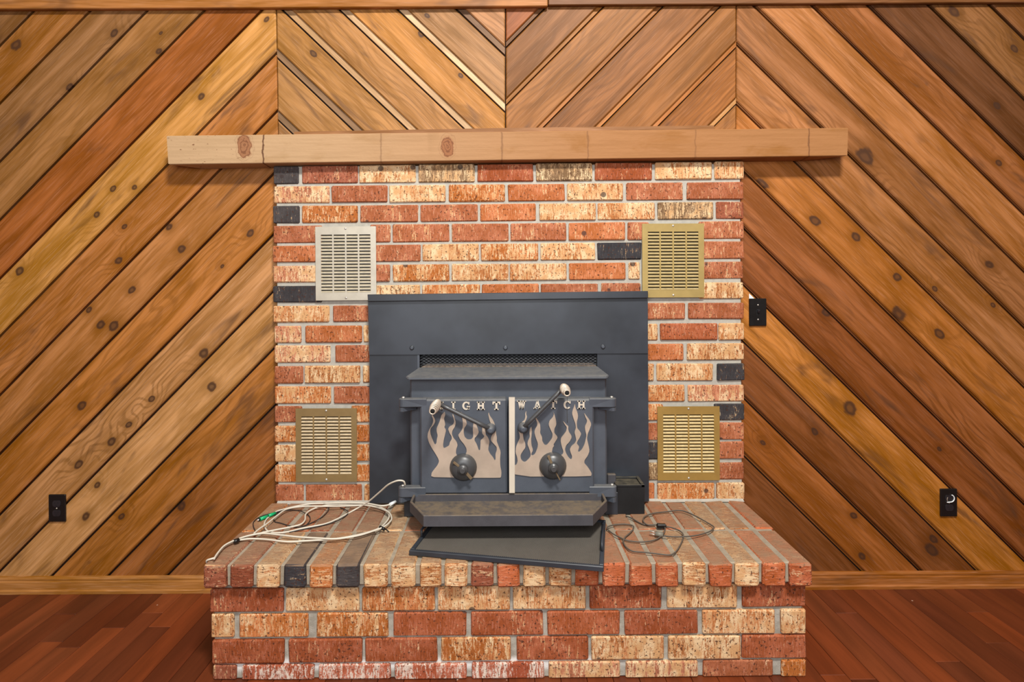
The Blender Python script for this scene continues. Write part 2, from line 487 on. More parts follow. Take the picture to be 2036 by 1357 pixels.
def clip(poly, a, b, c):
    """keep a*x + b*y >= c"""
    out = []; n = len(poly)
    for i in range(n):
        p, q = poly[i], poly[(i + 1) % n]
        dp, dq = a * p[0] + b * p[1] - c, a * q[0] + b * q[1] - c
        if dp >= 0: out.append(p)
        if (dp >= 0) != (dq >= 0):
            s = dp / (dp - dq); out.append((p[0] + s * (q[0] - p[0]), p[1] + s * (q[1] - p[1])))
    return out

KNOTS = [(33,89,11),(227,66,7),(138,173,7),(315,102,6),(320,66,4),(400,192,7),(530,39,6),(225,375,6),(268,373,6),(192,427,6),(105,522,6),(39,540,8),
 (248,451,5),(236,519,7),(336,452,7),(361,495,8),(498,464,7),(177,458,5),(262,577,7),(200,647,8),(177,617,6),(227,648,9),(405,703,9),(420,769,9),(442,530,4),
 (221,879,9),(256,845,6),(302,794,6),(193,965,6),(171,1027,9),(156,924,8),(163,807,9),(242,1027,6),(362,1007,9),
 (623,107,6),(837,66,7),(916,150,5),(849,31,5),
 (1722,311,17),(2017,97,7),(1986,324,6),(1896,24,10),(1516,367,11),(1982,211,7),(1622,439,10),(1702,471,8),(1691,502,5),(1784,551,8),(1968,527,9),(1643,622,8),
 (1787,626,14),(1868,664,9),(1859,575,5),(1974,607,5),(1689,813,14),(1621,859,7),(1867,893,5),(1698,1026,7),(1856,1073,8),(1714,1107,8),(1516,881,6),(1853,1094,12)]
def board(poly, m, mat, D, t, parent, name, color, bevel=2.2):
    """poly in pixels on the wall plane; the grain (local X) runs along slope m"""
    if len(poly) < 3: return None
    ar = sum(poly[i][0] * poly[(i + 1) % len(poly)][1] - poly[(i + 1) % len(poly)][0] * poly[i][1] for i in range(len(poly))) / 2
    if abs(ar) < 60: return None
    cl = [poly[0]]
    for p in poly[1:]:
        if math.hypot(p[0] - cl[-1][0], p[1] - cl[-1][1]) > 0.5: cl.append(p)
    if math.hypot(cl[0][0] - cl[-1][0], cl[0][1] - cl[-1][1]) < 0.5: cl.pop()
    if len(cl) < 3: return None
    P = [W(x, y, D) for x, y in cl]
    c = sum(P, Vector()) / len(P)
    d = (W(100, 100 * m, D) - W(0, 0, D)); ang = math.atan2(d.z, d.x)
    rot = Matrix.Rotation(-ang, 3, 'Y')           # local X -> board direction
    inv = rot.inverted()
    L = [inv @ (p - c) for p in P]
    n = len(L)
    # inset front loop for an eased edge
    b = bevel * D / F
    cx = sum(q.x for q in L) / n; cz = sum(q.z for q in L) / n
    ins = []
    sgn = 1 if sum(L[i].x * L[(i + 1) % n].z - L[(i + 1) % n].x * L[i].z for i in range(n)) > 0 else -1
    for i in range(n):
        p0, p1, p2 = L[i - 1], L[i], L[(i + 1) % n]
        e1 = Vector((p1.x - p0.x, p1.z - p0.z)).normalized(); e2 = Vector((p2.x - p1.x, p2.z - p1.z)).normalized()
        n1 = Vector((-e1.y, e1.x)) * sgn; n2 = Vector((-e2.y, e2.x)) * sgn
        k = max(0.35, 1 + n1.dot(n2)); mm = (n1 + n2) / k
        ins.append(Vector((p1.x + mm.x * b, 0, p1.z + mm.y * b)))
    V = ins + [Vector((q.x, b * 0.8, q.z)) for q in L] + [Vector((q.x, t, q.z)) for q in L]
    Fs = [list(range(n)), list(range(2 * n, 3 * n))]
    for a0, b0 in ((0, n), (n, 2 * n)):
        for i in range(n):
            j = (i + 1) % n; Fs.append([a0 + i, a0 + j, b0 + j, b0 + i])
    o = obj(name, fix_normals(mesh(name, V, Fs)), mat, None, lin(color), c)
    o.rotation_euler = (0, -ang, 0)
    if name == 'plank':
        mine = []
        for kx, ky, kr in KNOTS:
            inside = True; sg = 0
            for i in range(len(cl)):
                p, q = cl[i], cl[(i + 1) % len(cl)]
                cr = (q[0] - p[0]) * (ky - p[1]) - (q[1] - p[1]) * (kx - p[0])
                if sg == 0: sg = 1 if cr > 0 else -1
                elif cr * sg < 0: inside = False
            if inside: mine.append((kr, kx, ky))
        mine.sort(reverse=True)
        for i in range(NK):
            if i < len(mine):
                kr, kx, ky = mine[i]; q = inv @ (W(kx, ky, D) - c); o['k%d' % i] = (q.x, q.z, kr * 0.82 * D / F)
            else: o['k%d' % i] = (99.0, 99.0, 0.001)
    o.parent = parent
    o.matrix_parent_inverse = Matrix.Translation(-Vector(parent.location))
    return o

def jitter(c, a=6):
    k = random.uniform(-a, a); return tuple(max(0, min(255, x + k * s)) for x, s in zip(c, (1, .8, .6)))

def clad(region, m, x0, seams, colors, lapw, lapcol, gap=3.5, up=True, bold={}):
    """boards between the lines y = c + m (x - x0); each carries its recessed lap on the side of smaller c... """
    for k in range(len(seams) - 1):
        ca, cb = seams[k], seams[k + 1]          # ca < cb: ca is the upper line
        f = math.hypot(1, m)
        g, lw = gap * f, lapw * f
        # from the upper line down: main face, then the lap, then the deep gap
        if up: lo, hi, l0, l1 = ca, cb - g - lw, cb - g - lw, cb - g
        else: lo, hi, l0, l1 = ca + g + lw, cb, ca + g, ca + g + lw
        def strip(a, b):
            q = clip(region, -m, 1, a - m * x0)
            return clip(q, m, -1, -(b - m * x0)) if len(q) > 2 else []
        o = board(strip(lo, hi), m, M_PLANK, DW, 0.020, backing, 'plank', jitter(colors[k % len(colors)]))
        if o is None: continue
        if k in bold: o.color = (*o.color[:3], bold[k])
        lc = lapcol[k % len(lapcol)] if lapcol else tuple(x * 0.86 for x in colors[k % len(colors)])
        e = board(strip(l0, l1), m, M_LAP, DW + 0.008, 0.012, backing, 'lap_edge', jitter(lc), bevel=0.3)
        if e is not None:
            mw = Matrix.Translation(e.location) @ e.rotation_euler.to_matrix().to_4x4()
            po = Matrix.Translation(o.location) @ o.rotation_euler.to_matrix().to_4x4()
            e.parent = o; e.matrix_parent_inverse = po.inverted()

# left field, boards rising to the right
regL = [(-318, 6), (547.5, 6), (552, 265), (562, 1182), (-318, 1182)]
sL = [-373, -257, -140, -23, 92, 207, 323, 439, 556, 671, 788, 905, 1026, 1139, 1254, 1369, 1489, 1604, 1720, 1836]
cL = [(140, 98, 60), (150, 98, 58), (140, 98, 60), (140, 98, 60), (162, 108, 60), (152, 108, 68), (160, 112, 66), (160, 94, 46), (198, 142, 80),
      (172, 112, 62), (168, 112, 64), (176, 114, 58), (186, 134, 86), (190, 140, 90), (170, 110, 54), (152, 94, 48), (138, 86, 46), (138, 86, 46), (138, 86, 46)]
clad(regL, -1.025, 0, sL, cL, 1.5, None, 3.2, True, {12: 1.5, 13: 1.5, 7: 0.5, 8: 0.8})
# over the mantel, left half: boards falling to the right
regA = [(549.5, 6), (1004, 6), (1004, 345), (554, 345), (553, 265)]
sA = [-460, -345, -229, -115, 0, 117, 236, 352]
cA = [(172, 118, 78), (172, 118, 78), (172, 118, 78), (172, 124, 82), (192, 134, 74), (174, 122, 72), (174, 124, 72), (168, 122, 76)]
lA = [(150, 112, 82), (150, 112, 82), (216, 182, 142), (218, 184, 144), (205, 168, 128), (135, 105, 78), (140, 108, 80)]
sA = [-448, -319, -207, -96, 13, 118, 240, 356]
cA = [(160, 112, 72), (160, 116, 74), (180, 124, 66), (162, 114, 66), (166, 118, 68), (164, 118, 70), (158, 114, 72)]
lA = [(140, 106, 78), (212, 178, 138), (208, 172, 132), (196, 158, 118), (130, 100, 72), (134, 104, 76), (134, 104, 76)]
clad(regA, 0.955, 552, sA, cA, 12.0, lA, 3.0, True)
# over the mantel, right half: boards rising to the right
regB = [(1006, 6), (1464, 6), (1463.5, 345), (1006, 345)]
sB = [-20, 97, 212, 331, 446, 559, 672, 786, 900]
cB = [(146, 84, 42), (138, 90, 48), (150, 98, 50), (144, 92, 47), (150, 97, 49), (154, 96, 45), (156, 104, 60), (156, 104, 60)]
lB = [(120, 80, 46), (168, 112, 58), (168, 108, 56), (172, 112, 58), (170, 106, 54), (182, 132, 82), (170, 110, 60)]
clad(regB, -1.01, 1005, sB, cB, 8.0, lB, 2.2, True)
# right field, boards falling to the right
regR = [(1465.5, 6), (2324, 6), (2324, 1182), (1462, 1182), (1464.5, 265)]
sR = [-950, -833, -716, -600, -483, -363, -244, -134, -20, 91, 210, 329, 443, 556, 669, 781, 895, 1008, 1122]
cR = [(130, 85, 50)] * 4 + [(136, 92, 54), (106, 66, 38), (150, 94, 54), (160, 104, 60), (152, 100, 60), (168, 112, 68), (164, 102, 50),
      (144, 86, 46), (138, 80, 42), (178, 114, 54), (124, 72, 36), (156, 92, 42), (116, 67, 33), (108, 62, 31)]
clad(regR, 0.985, 1465, sR, cR, 4.0, None, 2.6, True, {14: 2.4, 16: 2.4, 17: 2.4, 11: 1.6, 10: 0.8, 13: 0.7})

# chip of bare plasterboard beside the switch
slab('drywall_chip', [(1489.5, 584), (1489.5, 596), (1502, 596)], DW - 0.001, 0.004, M_WHITEP, backing)

# plain plaster above the boards and on the side walls
M_PLASTER = plain('plaster', (128, 100, 74), 0.9, var=0.03, bump=0.2, bscale=120)
tag(box_obj('wall_upper', (XL, wall_y + 0.010, 2.42), (XR, wall_y + 0.09, 3.4), M_PLASTER, None, 0.001), 'plain tan plaster above the boarded back wall', kind='structure')
tag(box_obj('wall_left', (XL - 0.10, -5.2, -0.1), (XL - 0.001, wall_y + 0.09, 3.4), M_PLASTER, None, 0.001), 'plain tan plaster side wall on the left', kind='structure')
tag(box_obj('wall_right', (XR + 0.001, -5.2, -0.1), (XR + 0.10, wall_y + 0.09, 3.4), M_PLASTER, None, 0.001), 'plain tan plaster side wall on the right', kind='structure')

# ceiling-line trim and baseboards
def trim(name, x0, x1, yt0, yt1, yb0, yb1, D, th, color, label):
    fr = [W(x0, yt0, D), W(x1, yt1, D), W(x1, yb1, D), W(x0, yb0, D)]
    o = prism(name, fr, [p + Vector((0, th, 0)) for p in fr], M_TRIM, None, lin(color))
    bm = bmesh.new(); bm.from_mesh(o.data); bmesh.ops.bevel(bm, geom=bm.edges[:], offset=0.003, segments=1, affect='EDGES'); bm.to_mesh(o.data); bm.free()
    return tag(o, label, kind='structure')
trim('trim_1', -322, 1089, -60, -68, 20, 12, DW - 0.022, 0.024, (168, 112, 64), 'brown wooden trim board along the top of the wall, left length')
trim('trim_2', 1090.5, 2324, -68, -76, 10, 3, DW - 0.018, 0.020, (120, 78, 46), 'dark wooden trim board along the top of the wall, right length')

def baseboard(name, x0, x1, color, label):
    prof = [(0.0, 0.0), (-0.016, 0.0), (-0.016, 0.012), (-0.012, 0.017), (-0.0125, 0.048), (-0.010, 0.052), (-0.011, 0.060), (-0.006, 0.068), (0.0, 0.069)]
    a = [Vector((x0, wall_y + y, z)) for y, z in prof]; b = [Vector((x1, wall_y + y, z)) for y, z in prof]
    o = prism(name, a, b, M_TRIM, None, lin(color))
    return tag(o, label, kind='structure')
baseboard('baseboard_left', XL, -0.95, (182, 126, 74), 'moulded brown baseboard left of the brick hearth')
baseboard('baseboard_right', 0.95, XR, (166, 104, 58), 'moulded brown baseboard right of the brick hearth')

# ------------------------------------------------------------------ floor
fl = box_obj('floor', (XL, -5.2, -0.10), (XR, wall_y + 0.02, -0.012), plain('subfloor', (52, 26, 16), 0.8), None, 0.001)
tag(fl, 'reddish brown stained narrow board floor', kind='structure')
bw = 0.0835
nb = int((XR - XL) / bw)
fc = [(108, 52, 26), (96, 44, 22), (118, 56, 27), (102, 48, 26), (112, 52, 24), (90, 42, 22)]
for i in range(nb):
    xa = XL + i * bw
    cuts = [wall_y]; y = wall_y - random.uniform(0.15, 0.9)
    inside = -0.93 < xa and xa + bw < 0.93
    while y > -2.6:
        cuts.append(y); y -= random.uniform(0.5, 1.3)
    cuts.append(-2.6)
    for a, b in zip(cuts[1:], cuts[:-1]):
        if inside and a > -0.50: continue
        if inside: b = min(b, -0.40)
        box_obj('floor_board', (xa + 0.0007, a + 0.0006, -0.012), (xa + bw - 0.0007, b - 0.0006, random.uniform(-0.0008, 0)), M_FLOOR, fl, 0.0012,
                lin(jitter(random.choice(fc), 8)))
far = box_obj('floor_run', (XL, -5.2, -0.012), (XR, -2.602, -0.001), M_FLOOR, fl, 0.001, lin((112, 54, 30)))

# ------------------------------------------------------------------ brick chimney breast
COL = {'T': ((176, 94, 57), 0.08), 'R': ((166, 98, 66), 0.14), 'O': ((180, 106, 64), 0.16), 'B': ((188, 122, 76), 0.60), 'M': ((184, 110, 60), 0.42),
       'D': ((64, 60, 61), 0.02), 'G': ((138, 108, 78), 0.40), 'K': ((158, 85, 53), 0.06), 'P': ((190, 122, 92), 0.58),
       'S': ((146, 82, 58), 0.16), 'E': ((172, 92, 66), 0.42)}
def bcol(k):
    c, a = COL[k]; c = lin(jitter(c, 9)); return (c[0], c[1], c[2], max(0, min(1, a + random.uniform(-.06, .06))))

chim = thing('brick_chimney_breast', 'fireplace face of rough red, buff and charcoal bricks under the wooden mantel', 'fireplace', (0, 0, 0.38))
rowsL = [(331, 366), (371, 404), (410, 444), (449, 484), (489, 522), (529, 562), (569, 602), (608.6, 641.7), (649, 682), (688, 722), (729, 763),
         (769.5, 803.6), (809, 841), (847.5, 880), (886, 919), (926, 960), (965, 999)]
rowsR = [(321, 355.7), (361.7, 396.6), (401, 435), (440, 475), (479.7, 514.6), (520, 554), (561.5, 594.5), (602, 634), (643, 676), (683, 716), (723, 757),
         (766, 799), (803.5, 836), (841, 875), (879, 913), (920.5, 954), (961, 995)]
rows = [
 [(543, 593, 'D'), (600, 711, 'S'), (713.5, 826, 'B'), (832, 944, 'G'), (949, 1060, 'K'), (1066, 1178, 'G'), (1183, 1296.5, 'K'), (1303, 1416, 'B'), (1421, 1479.5, 'B')],
 [(544, 655, 'P'), (659, 770, 'R'), (774, 886, 'B'), (892, 1004, 'M'), (1010, 1123, 'O'), (1128, 1239.5, 'B'), (1245.5, 1358.6, 'R'), (1366, 1479, 'R')],
 [(542, 595, 'D'), (600, 710.5, 'M'), (716, 831, 'R'), (836, 949.5, 'R'), (954.6, 1066, 'O'), (1072, 1185, 'B'), (1189, 1302.6, 'B'), (1307.6, 1419, 'G'), (1424, 1479, 'S')],
 [(543, 640, 'R'), (735, 776, 'R'), (780, 893, 'R'), (898, 1011, 'R'), (1015, 1126, 'R'), (1131, 1243.6, 'O'), (1248, 1290, 'R'), (1390, 1479.5, 'R')],
 [(542, 640, 'O'), (735, 836, 'R'), (839.5, 952, 'B'), (956, 1070, 'M'), (1074.6, 1184, 'B'), (1188, 1275.6, 'D'), (1394, 1479.5, 'R')],
 [(543, 640, 'P'), (735, 775, 'R'), (780.5, 893, 'M'), (897.5, 1011, 'B'), (1014, 1127, 'B'), (1132, 1243.6, 'O'), (1250, 1272.5, 'B'), (1394, 1478, 'R')],
 [(543, 640, 'D'), (735, 835.5, 'B'), (839, 954, 'M'), (958, 1072, 'O'), (1076, 1189, 'R'), (1195.5, 1274, 'R'), (1390, 1478, 'B')],
 [(543, 654.4, 'B'), (662, 760, 'R'), (1265, 1362.6, 'R'), (1369, 1479.6, 'R')],
 [(545, 598.7, 'P'), (607, 719, 'O'), (722, 760, 'B'), (1265, 1308, 'B'), (1312.5, 1427, 'K'), (1429, 1479.6, 'B')],
 [(545.5, 656, 'P'), (666, 760, 'R'), (1265, 1359, 'O'), (1366, 1479.6, 'B')],
 [(545.5, 602, 'R'), (605, 716, 'B'), (721, 760, 'B'), (1265, 1300.7, 'B'), (1306, 1418, 'B'), (1426, 1480, 'D')],
 [(545.5, 657, 'M'), (663, 760, 'R'), (1265, 1362, 'M'), (1368, 1480, 'P')],
 [(545.5, 600, 'R'), (698, 760, 'M'), (1265, 1318, 'M'), (1420, 1480, 'D')],
 [(546, 600, 'M'), (698, 760, 'M'), (1265, 1318, 'R'), (1420, 1480, 'R')],
 [(546, 600, 'B'), (698, 760, 'M'), (1265, 1318, 'D'), (1420, 1480, 'R')],
 [(547, 600, 'M'), (698, 760, 'M'), (1265, 1318, 'G'), (1420, 1480, 'R')],
 [(547, 603, 'R'), (607, 719, 'R'), (724, 760, 'B'), (1265, 1302, 'O'), (1307.5, 1421, 'M'), (1424.5, 1480, 'B')]]

def course(rl, rr, xl, xr, bricks, D, depth, parent, mat, b=0.004, zmin=None, jity=0.002):
    for x0, x1, k in bricks:
        def yy(x, i): s = (x - xl) / (xr - xl); return rl[i] + s * (rr[i] - rl[i])
        xm = (x0 + x1) / 2
        p0 = W(x0, (yy(x0, 0) + yy(x0, 1)) / 2, D); p1 = W(x1, (yy(x1, 0) + yy(x1, 1)) / 2, D)
        h = (yy(xm, 1) - yy(xm, 0)) * D / F
        c = (p0 + p1) / 2; ang = math.atan2(p1.z - p0.z, p1.x - p0.x)
        lo = Vector((c.x - (p1.x - p0.x) / 2, c.y + random.uniform(-jity, jity), c.z - h / 2))
        hi = Vector((c.x + (p1.x - p0.x) / 2, c.y + depth, c.z + h / 2))
        if zmin is not None: lo.z = max(lo.z, zmin)
        box_obj('brick', lo, hi, M_LIME if k == 'E' else mat, parent, b, bcol(k), -ang, 0.0012)

for r in range(17):
    course(rowsL[r], rowsR[r], 545, 1478, rows[r], DB, 0.038, chim, M_BRICK)
ml, mr = W(549, 500, DB).x, W(1474, 500, DB).x
zt, zb = W(1010, 328, DB).z, 0.378
box_obj('mortar', (ml, 0.007, zb), (mr, wall_y - 0.0005, zt), M_MORTAR, chim, 0.002)

# ------------------------------------------------------------------ brick hearth
HT = HC - 0.735 * K
D_CAP, D_BODY, D_SPLIT = 1.529 * K, 1.554 * K, 1.744 * K
hearth = thing('brick_hearth', 'raised brick hearth with a row of headers along its front edge', 'hearth', (0, -0.3, 0))
jx = [404, 452.6, 505, 558.4, 610.4, 664, 717.7, 773, 829.3, 880, 933, 984.6, 1037, 1088.6, 1141, 1195, 1248, 1301, 1353.6, 1407.6, 1460, 1514, 1567, 1615]
capc = 'S S B D M D B B B B S T B B T T T T B T B T T'.split()
capt = 0.0735
yc, yb_, ys = D_CAP - DB, D_BODY - DB, D_SPLIT - DB
def tilt(x): return -0.003 * x         # the cap runs down a little to the right
for i in range(23):
    x0 = W(jx[i], 1130, D_CAP).x + (0.0 if i == 0 else 0.0062); x1 = W(jx[i + 1], 1130, D_CAP).x - (0.0 if i == 22 else 0.0062)
    z1 = HT + random.uniform(-0.0015, 0.001) + tilt((x0 + x1) / 2)
    dy = random.uniform(-0.003, 0.003)
    box_obj('brick', (x0, yc + dy, z1 - capt), (x1, ys - 0.006, z1), M_ROWLOCK, hearth, 0.006, bcol(capc[i]), 0, 0.0018)
    s = random.uniform(-0.006, 0.006)
    box_obj('brick', (x0 + (0 if i == 0 else s), ys + 0.006, z1 - capt), (x1 + (0 if i == 22 else s), -0.004, HT + random.uniform(-0.002, 0.001)), M_ROWLOCK, hearth, 0.005,
            bcol(random.choice('RSMRBST')), 0, 0.0015)
hl, hr = W(418, 1250, D_BODY).x, W(1603, 1250, D_BODY).x
box_obj('mortar', (hl + 0.012, yc + 0.014, HT - capt + 0.004), (hr - 0.002, -0.003, HT - 0.0050), plain('dusty_mortar', (150, 138, 120), 0.9, var=0.15, scale=30, bump=0.8, bscale=260), hearth, 0.003)
box_obj('mortar', (hl + 0.008, yb_ + 0.009, 0.0), (hr - 0.008, wall_y - 0.001, HT - capt + 0.006), M_MORTAR2, hearth, 0.003)
# mortar fillet where the hearth meets the chimney face
fill_ = [(0, 0), (-0.016, 0), (-0.007, 0.003), (0, 0.009)]
prism('mortar', [Vector((ml, y, HT - 0.001 + z)) for y, z in fill_], [Vector((mr, y, HT - 0.001 + z)) for y, z in fill_], M_MORTAR, hearth)
hrL = [(1172, 1219), (1223, 1270), (1274, 1321), (1325, 1372)]
hrR = [(1162, 1208), (1213, 1261), (1263.5, 1310), (1313, 1360)]
hrows = [
 [(417.7, 563, 'K'), (568, 713.6, 'B'), (719.7, 864, 'M'), (870, 1013.6, 'B'), (1019.5, 1165, 'B'), (1172, 1316, 'K'), (1327, 1466, 'B'), (1476, 1603, 'K')],
 [(419, 464.5, 'B'), (474.6, 611.6, 'M'), (629, 771.5, 'M'), (782, 926.8, 'K'), (936, 1080, 'K'), (1088.6, 1232.6, 'K'), (1242, 1388, 'K'), (1397.6, 1541, 'B'), (1553.8, 1603, 'B')],
 [(421, 564.4, 'K'), (573.6, 719.7, 'K'), (725.8, 869, 'K'), (876.5, 1016, 'M'), (1027.7, 1169.7, 'K'), (1176.6, 1320.6, 'B'), (1329, 1473, 'B'), (1476, 1603, 'K')],
 [(423, 469, 'S'), (480.7, 624, 'E'), (633, 776, 'E'), (785, 928, 'E'), (937.5, 1082, 'E'), (1091, 1234, 'P'), (1245, 1388, 'P'), (1398.5, 1537.5, 'R'), (1554.7, 1603, 'M')]]
for r in range(4):
    course(hrL[r], hrR[r], 420, 1603, hrows[r], D_BODY, 0.10, hearth, M_BRICK, 0.004, 0.0005)
    # the courses run round both ends
    zc = (W(1010, (hrL[r][0] + hrR[r][0]) / 2, D_BODY).z, max(0.0005, W(1010, (hrL[r][1] + hrR[r][1]) / 2, D_BODY).z))
    for side in (-1, 1):
        y = yb_ + 0.11 + (0.0 if r % 2 else 0.12)
        while y < wall_y - 0.05:
            y1 = min(y + 0.229, wall_y - 0.002)
            xo = hl if side < 0 else hr
            box_obj('brick', (min(xo, xo - side * 0.09), y, zc[1]), (max(xo, xo - side * 0.09), y1, zc[0]), M_BRICK, hearth, 0.004, bcol(random.choice('KKBMR')), 0, 0.001)
            y = y1 + 0.012

# ------------------------------------------------------------------ mantel
DM = K * F / 591.0
fm = [W(330, 270, DM), W(1687.5, 254, DM), W(1686, 310, DM), W(333.5, 327, DM)]
mb = []
for p, xb in zip(fm, (-1.243, 1.243, 1.243, -1.243)):
    mb.append(Vector((xb, wall_y - 0.001, p.z + (-0.004 if p.z > 1.75 else 0.0))))
mt = thing('wooden_mantel', 'thick rough-sawn wooden mantel beam with mitred ends above the brick fireplace', 'mantel', (0, 0, 1.75))
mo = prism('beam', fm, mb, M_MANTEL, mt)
bm = bmesh.new(); bm.from_mesh(mo.data); bmesh.ops.bevel(bm, geom=bm.edges[:], offset=0.0025, segments=1, affect='EDGES'); bm.to_mesh(mo.data); bm.free()
slab('back_strip', [(585, 262), (1008, 254.5), (1420, 249.5), (1420, 268), (585, 272)], DW - 0.022, 0.02, M_TRIM, mt, lin((150, 104, 66)))

# ------------------------------------------------------------------ wall vents
def vent(name, x0, y0, x1, y1, sl, colr, slatcol, label):
    D = DB - 0.007
    root = thing(name, label, 'vent', W((x0 + x1) / 2, y1, D), 'louvred vents in the fireplace bricks')
    m1 = plain(name + '_metal', colr, 0.42, metal=0.25, var=0.07, scale=18)
    m2 = plain(name + '_louvre_metal', slatcol, 0.5, metal=0.15, var=0.12, scale=60)
    a, b, c = W(x0, y0, D), W(x1, y0 + sl * (x1 - x0), D), W(x0, y1, D)
    wid, hei = (b - a).length, (c - a).length
    ang = math.atan2(b.z - a.z, b.x - a.x)
    ctr = (a + b) / 2 + (c - a) / 2
    # grid lines (fractions of the plate)
    xs = [0]; 
    for k in range(4): xs += [0.092 + k * 0.2105, 0.092 + k * 0.2105 + 0.186]
    xs += [1]
    zs = [0]
    for k in range(18): zs += [0.110 + k * 0.0440, 0.110 + k * 0.0440 + 0.0335]
    zs += [1]
    X = [(q - 0.5) * wid for q in xs]; Z = [(0.5 - q) * hei for q in zs]
    V, Fs = [], []; nx, nz = len(X), len(Z); th = 0.003
    for yq in (0.0, th):
        for z in Z:
            for x in X: V.append((x, yq, z))
    def hole(i, j): return i % 2 == 1 and j % 2 == 1 and i < nx - 2 and j < nz - 2
    off = nx * nz
    for j in range(nz - 1):
        for i in range(nx - 1):
            q = [j * nx + i, j * nx + i + 1, (j + 1) * nx + i + 1, (j + 1) * nx + i]
            if hole(i, j):
                for e in range(4):
                    p, r = q[e], q[(e + 1) % 4]; Fs.append([p, r, r + off, p + off])
            else:
                Fs.append(q[::-1]); Fs.append([e + off for e in q])
    ring = [0, nx - 1, nx * nz - 1, nx * (nz - 1)]
    for e in range(4):
        p, r = ring[e], ring[(e + 1) % 4]; Fs.append([p, p + off, r + off, r])
    o = obj('face_plate', mesh('face_plate', V, Fs), m1, None, None, ctr); o.rotation_euler.y = -ang; child_at(o, root)
    V2, F2 = chamfer_box(wid * 0.97, 0.002, hei * 0.97, 0.0005)
    o = obj('backing', mesh('backing', V2, F2), M_DARK, None, None, ctr + Vector((0, 0.0135, 0))); o.rotation_euler.y = -ang; child_at(o, root)
    # one louvre per slot, leaning out at its lower edge
    lw, lh = 0.186 * wid + 0.001, 0.0335 * hei
    pr = [(-lh * 0.52, -0.0012), (-lh * 0.52, 0.0002), (lh * 0.10, 0.0062), (lh * 0.10, 0.0050)]
    LV = [(-lw / 2, y, z) for z, y in pr] + [(lw / 2, y, z) for z, y in pr]
    LF = [[0, 1, 2, 3], [7, 6, 5, 4]] + [[k, 4 + k, 4 + (k + 1) % 4, (k + 1) % 4] for k in range(4)]
    lm = fix_normals(mesh('louvre', LV, LF)); lm.materials.append(m2)
    rot = Matrix.Rotation(-ang, 3, 'Y')
    for k in range(4):
        for j in range(18):
            lx = ((X[1 + 2 * k] + X[2 + 2 * k]) / 2); lz = (Z[1 + 2 * j] + Z[2 + 2 * j]) / 2
            o = obj('louvre', lm, None, root, None, ctr + rot @ Vector((lx, 0, lz)) - Vector(root.location)); o.rotation_euler.y = -ang
    for fz in (0.030, 0.968):
        p = ctr + rot @ Vector((0, 0, (0.5 - fz) * hei))
        lathe('screw', [(0.0045, 0), (0.0045, 0.001), (0.003, 0.0024), (0.0008, 0.003)], M_SCREW, p, '-Y', 12, root)
vent('vent_grille', 627.3, 451, 747.8, 598, -0.008, (186, 178, 162), (182, 170, 146), 'silvery beige louvred vent at the upper left of the bricks')
vent('vent_grille', 1277, 445, 1400, 592, -0.004, (168, 144, 88), (176, 156, 112), 'bright brass louvred vent at the upper right of the bricks')
vent('vent_grille', 588, 813, 709.5, 959, -0.004, (140, 116, 76), (190, 170, 138), 'dull tan louvred vent at the lower left beside the cables')
vent('vent_grille', 1307.5, 809, 1431, 956, -0.004, (160, 128, 68), (192, 170, 122), 'old gold louvred vent at the lower right beside the stove')

# ------------------------------------------------------------------ stove insert
DP = K * F / 591.0           # surround panel
D_SF = 1.846 * K             # stove body front
D_DR = 1.80 * K              # door front
st = thing('stove_insert', 'black cast iron wood stove insert with flame decorated double doors', 'wood stove', (0.01, -0.05, HT))
# surround
slab('surround_panel', [(731.5, 592), (1288, 585), (1288.5, 703), (734, 706)], DP - 0.005, 0.005, M_STEEL, st)
slab('surround_panel', [(734.5, 704), (833.5, 704), (833.5, 1000), (735, 1001)], DP, 0.004, M_STEEL, st)
slab('surround_panel', [(1187.5, 701), (1288.5, 700), (1290.5, 998), (1187.5, 1000)], DP, 0.004, M_STEEL, st)
slab('top_rim', [(730.5, 586), (1288.5, 579), (1288.5, 593), (731.5, 600)], DP - 0.018, 0.030, M_STEEL, st, None, 0.002)
slab('return_edge', [(733.5, 588), (1288.5, 581), (1288.5, 594), (733.5, 601)], DP + 0.001, 0.030, M_STEEL, st)
slab('return_edge', [(735, 600), (738, 600), (738, 998), (735, 998)], DP + 0.003, 0.030, M_STEEL, st)
slab('return_edge', [(1286, 600), (1288, 600), (1290, 996), (1287, 996)], DP + 0.003, 0.030, M_STEEL, st)
for x, y in ((819, 692), (1005, 692), (1199, 690)):
    p = W(x, y, DP - 0.005)
    lathe('bolt', [(0.0092, 0), (0.0092, 0.0015), (0.0065, 0.002)], M_STEEL, p, '-Y', 16, st)
    lathe('bolt', [(0.0062, 0.001), (0.0062, 0.006), (0.0040, 0.0065)], M_CAST, p, '-Y', 6, st, None, False)
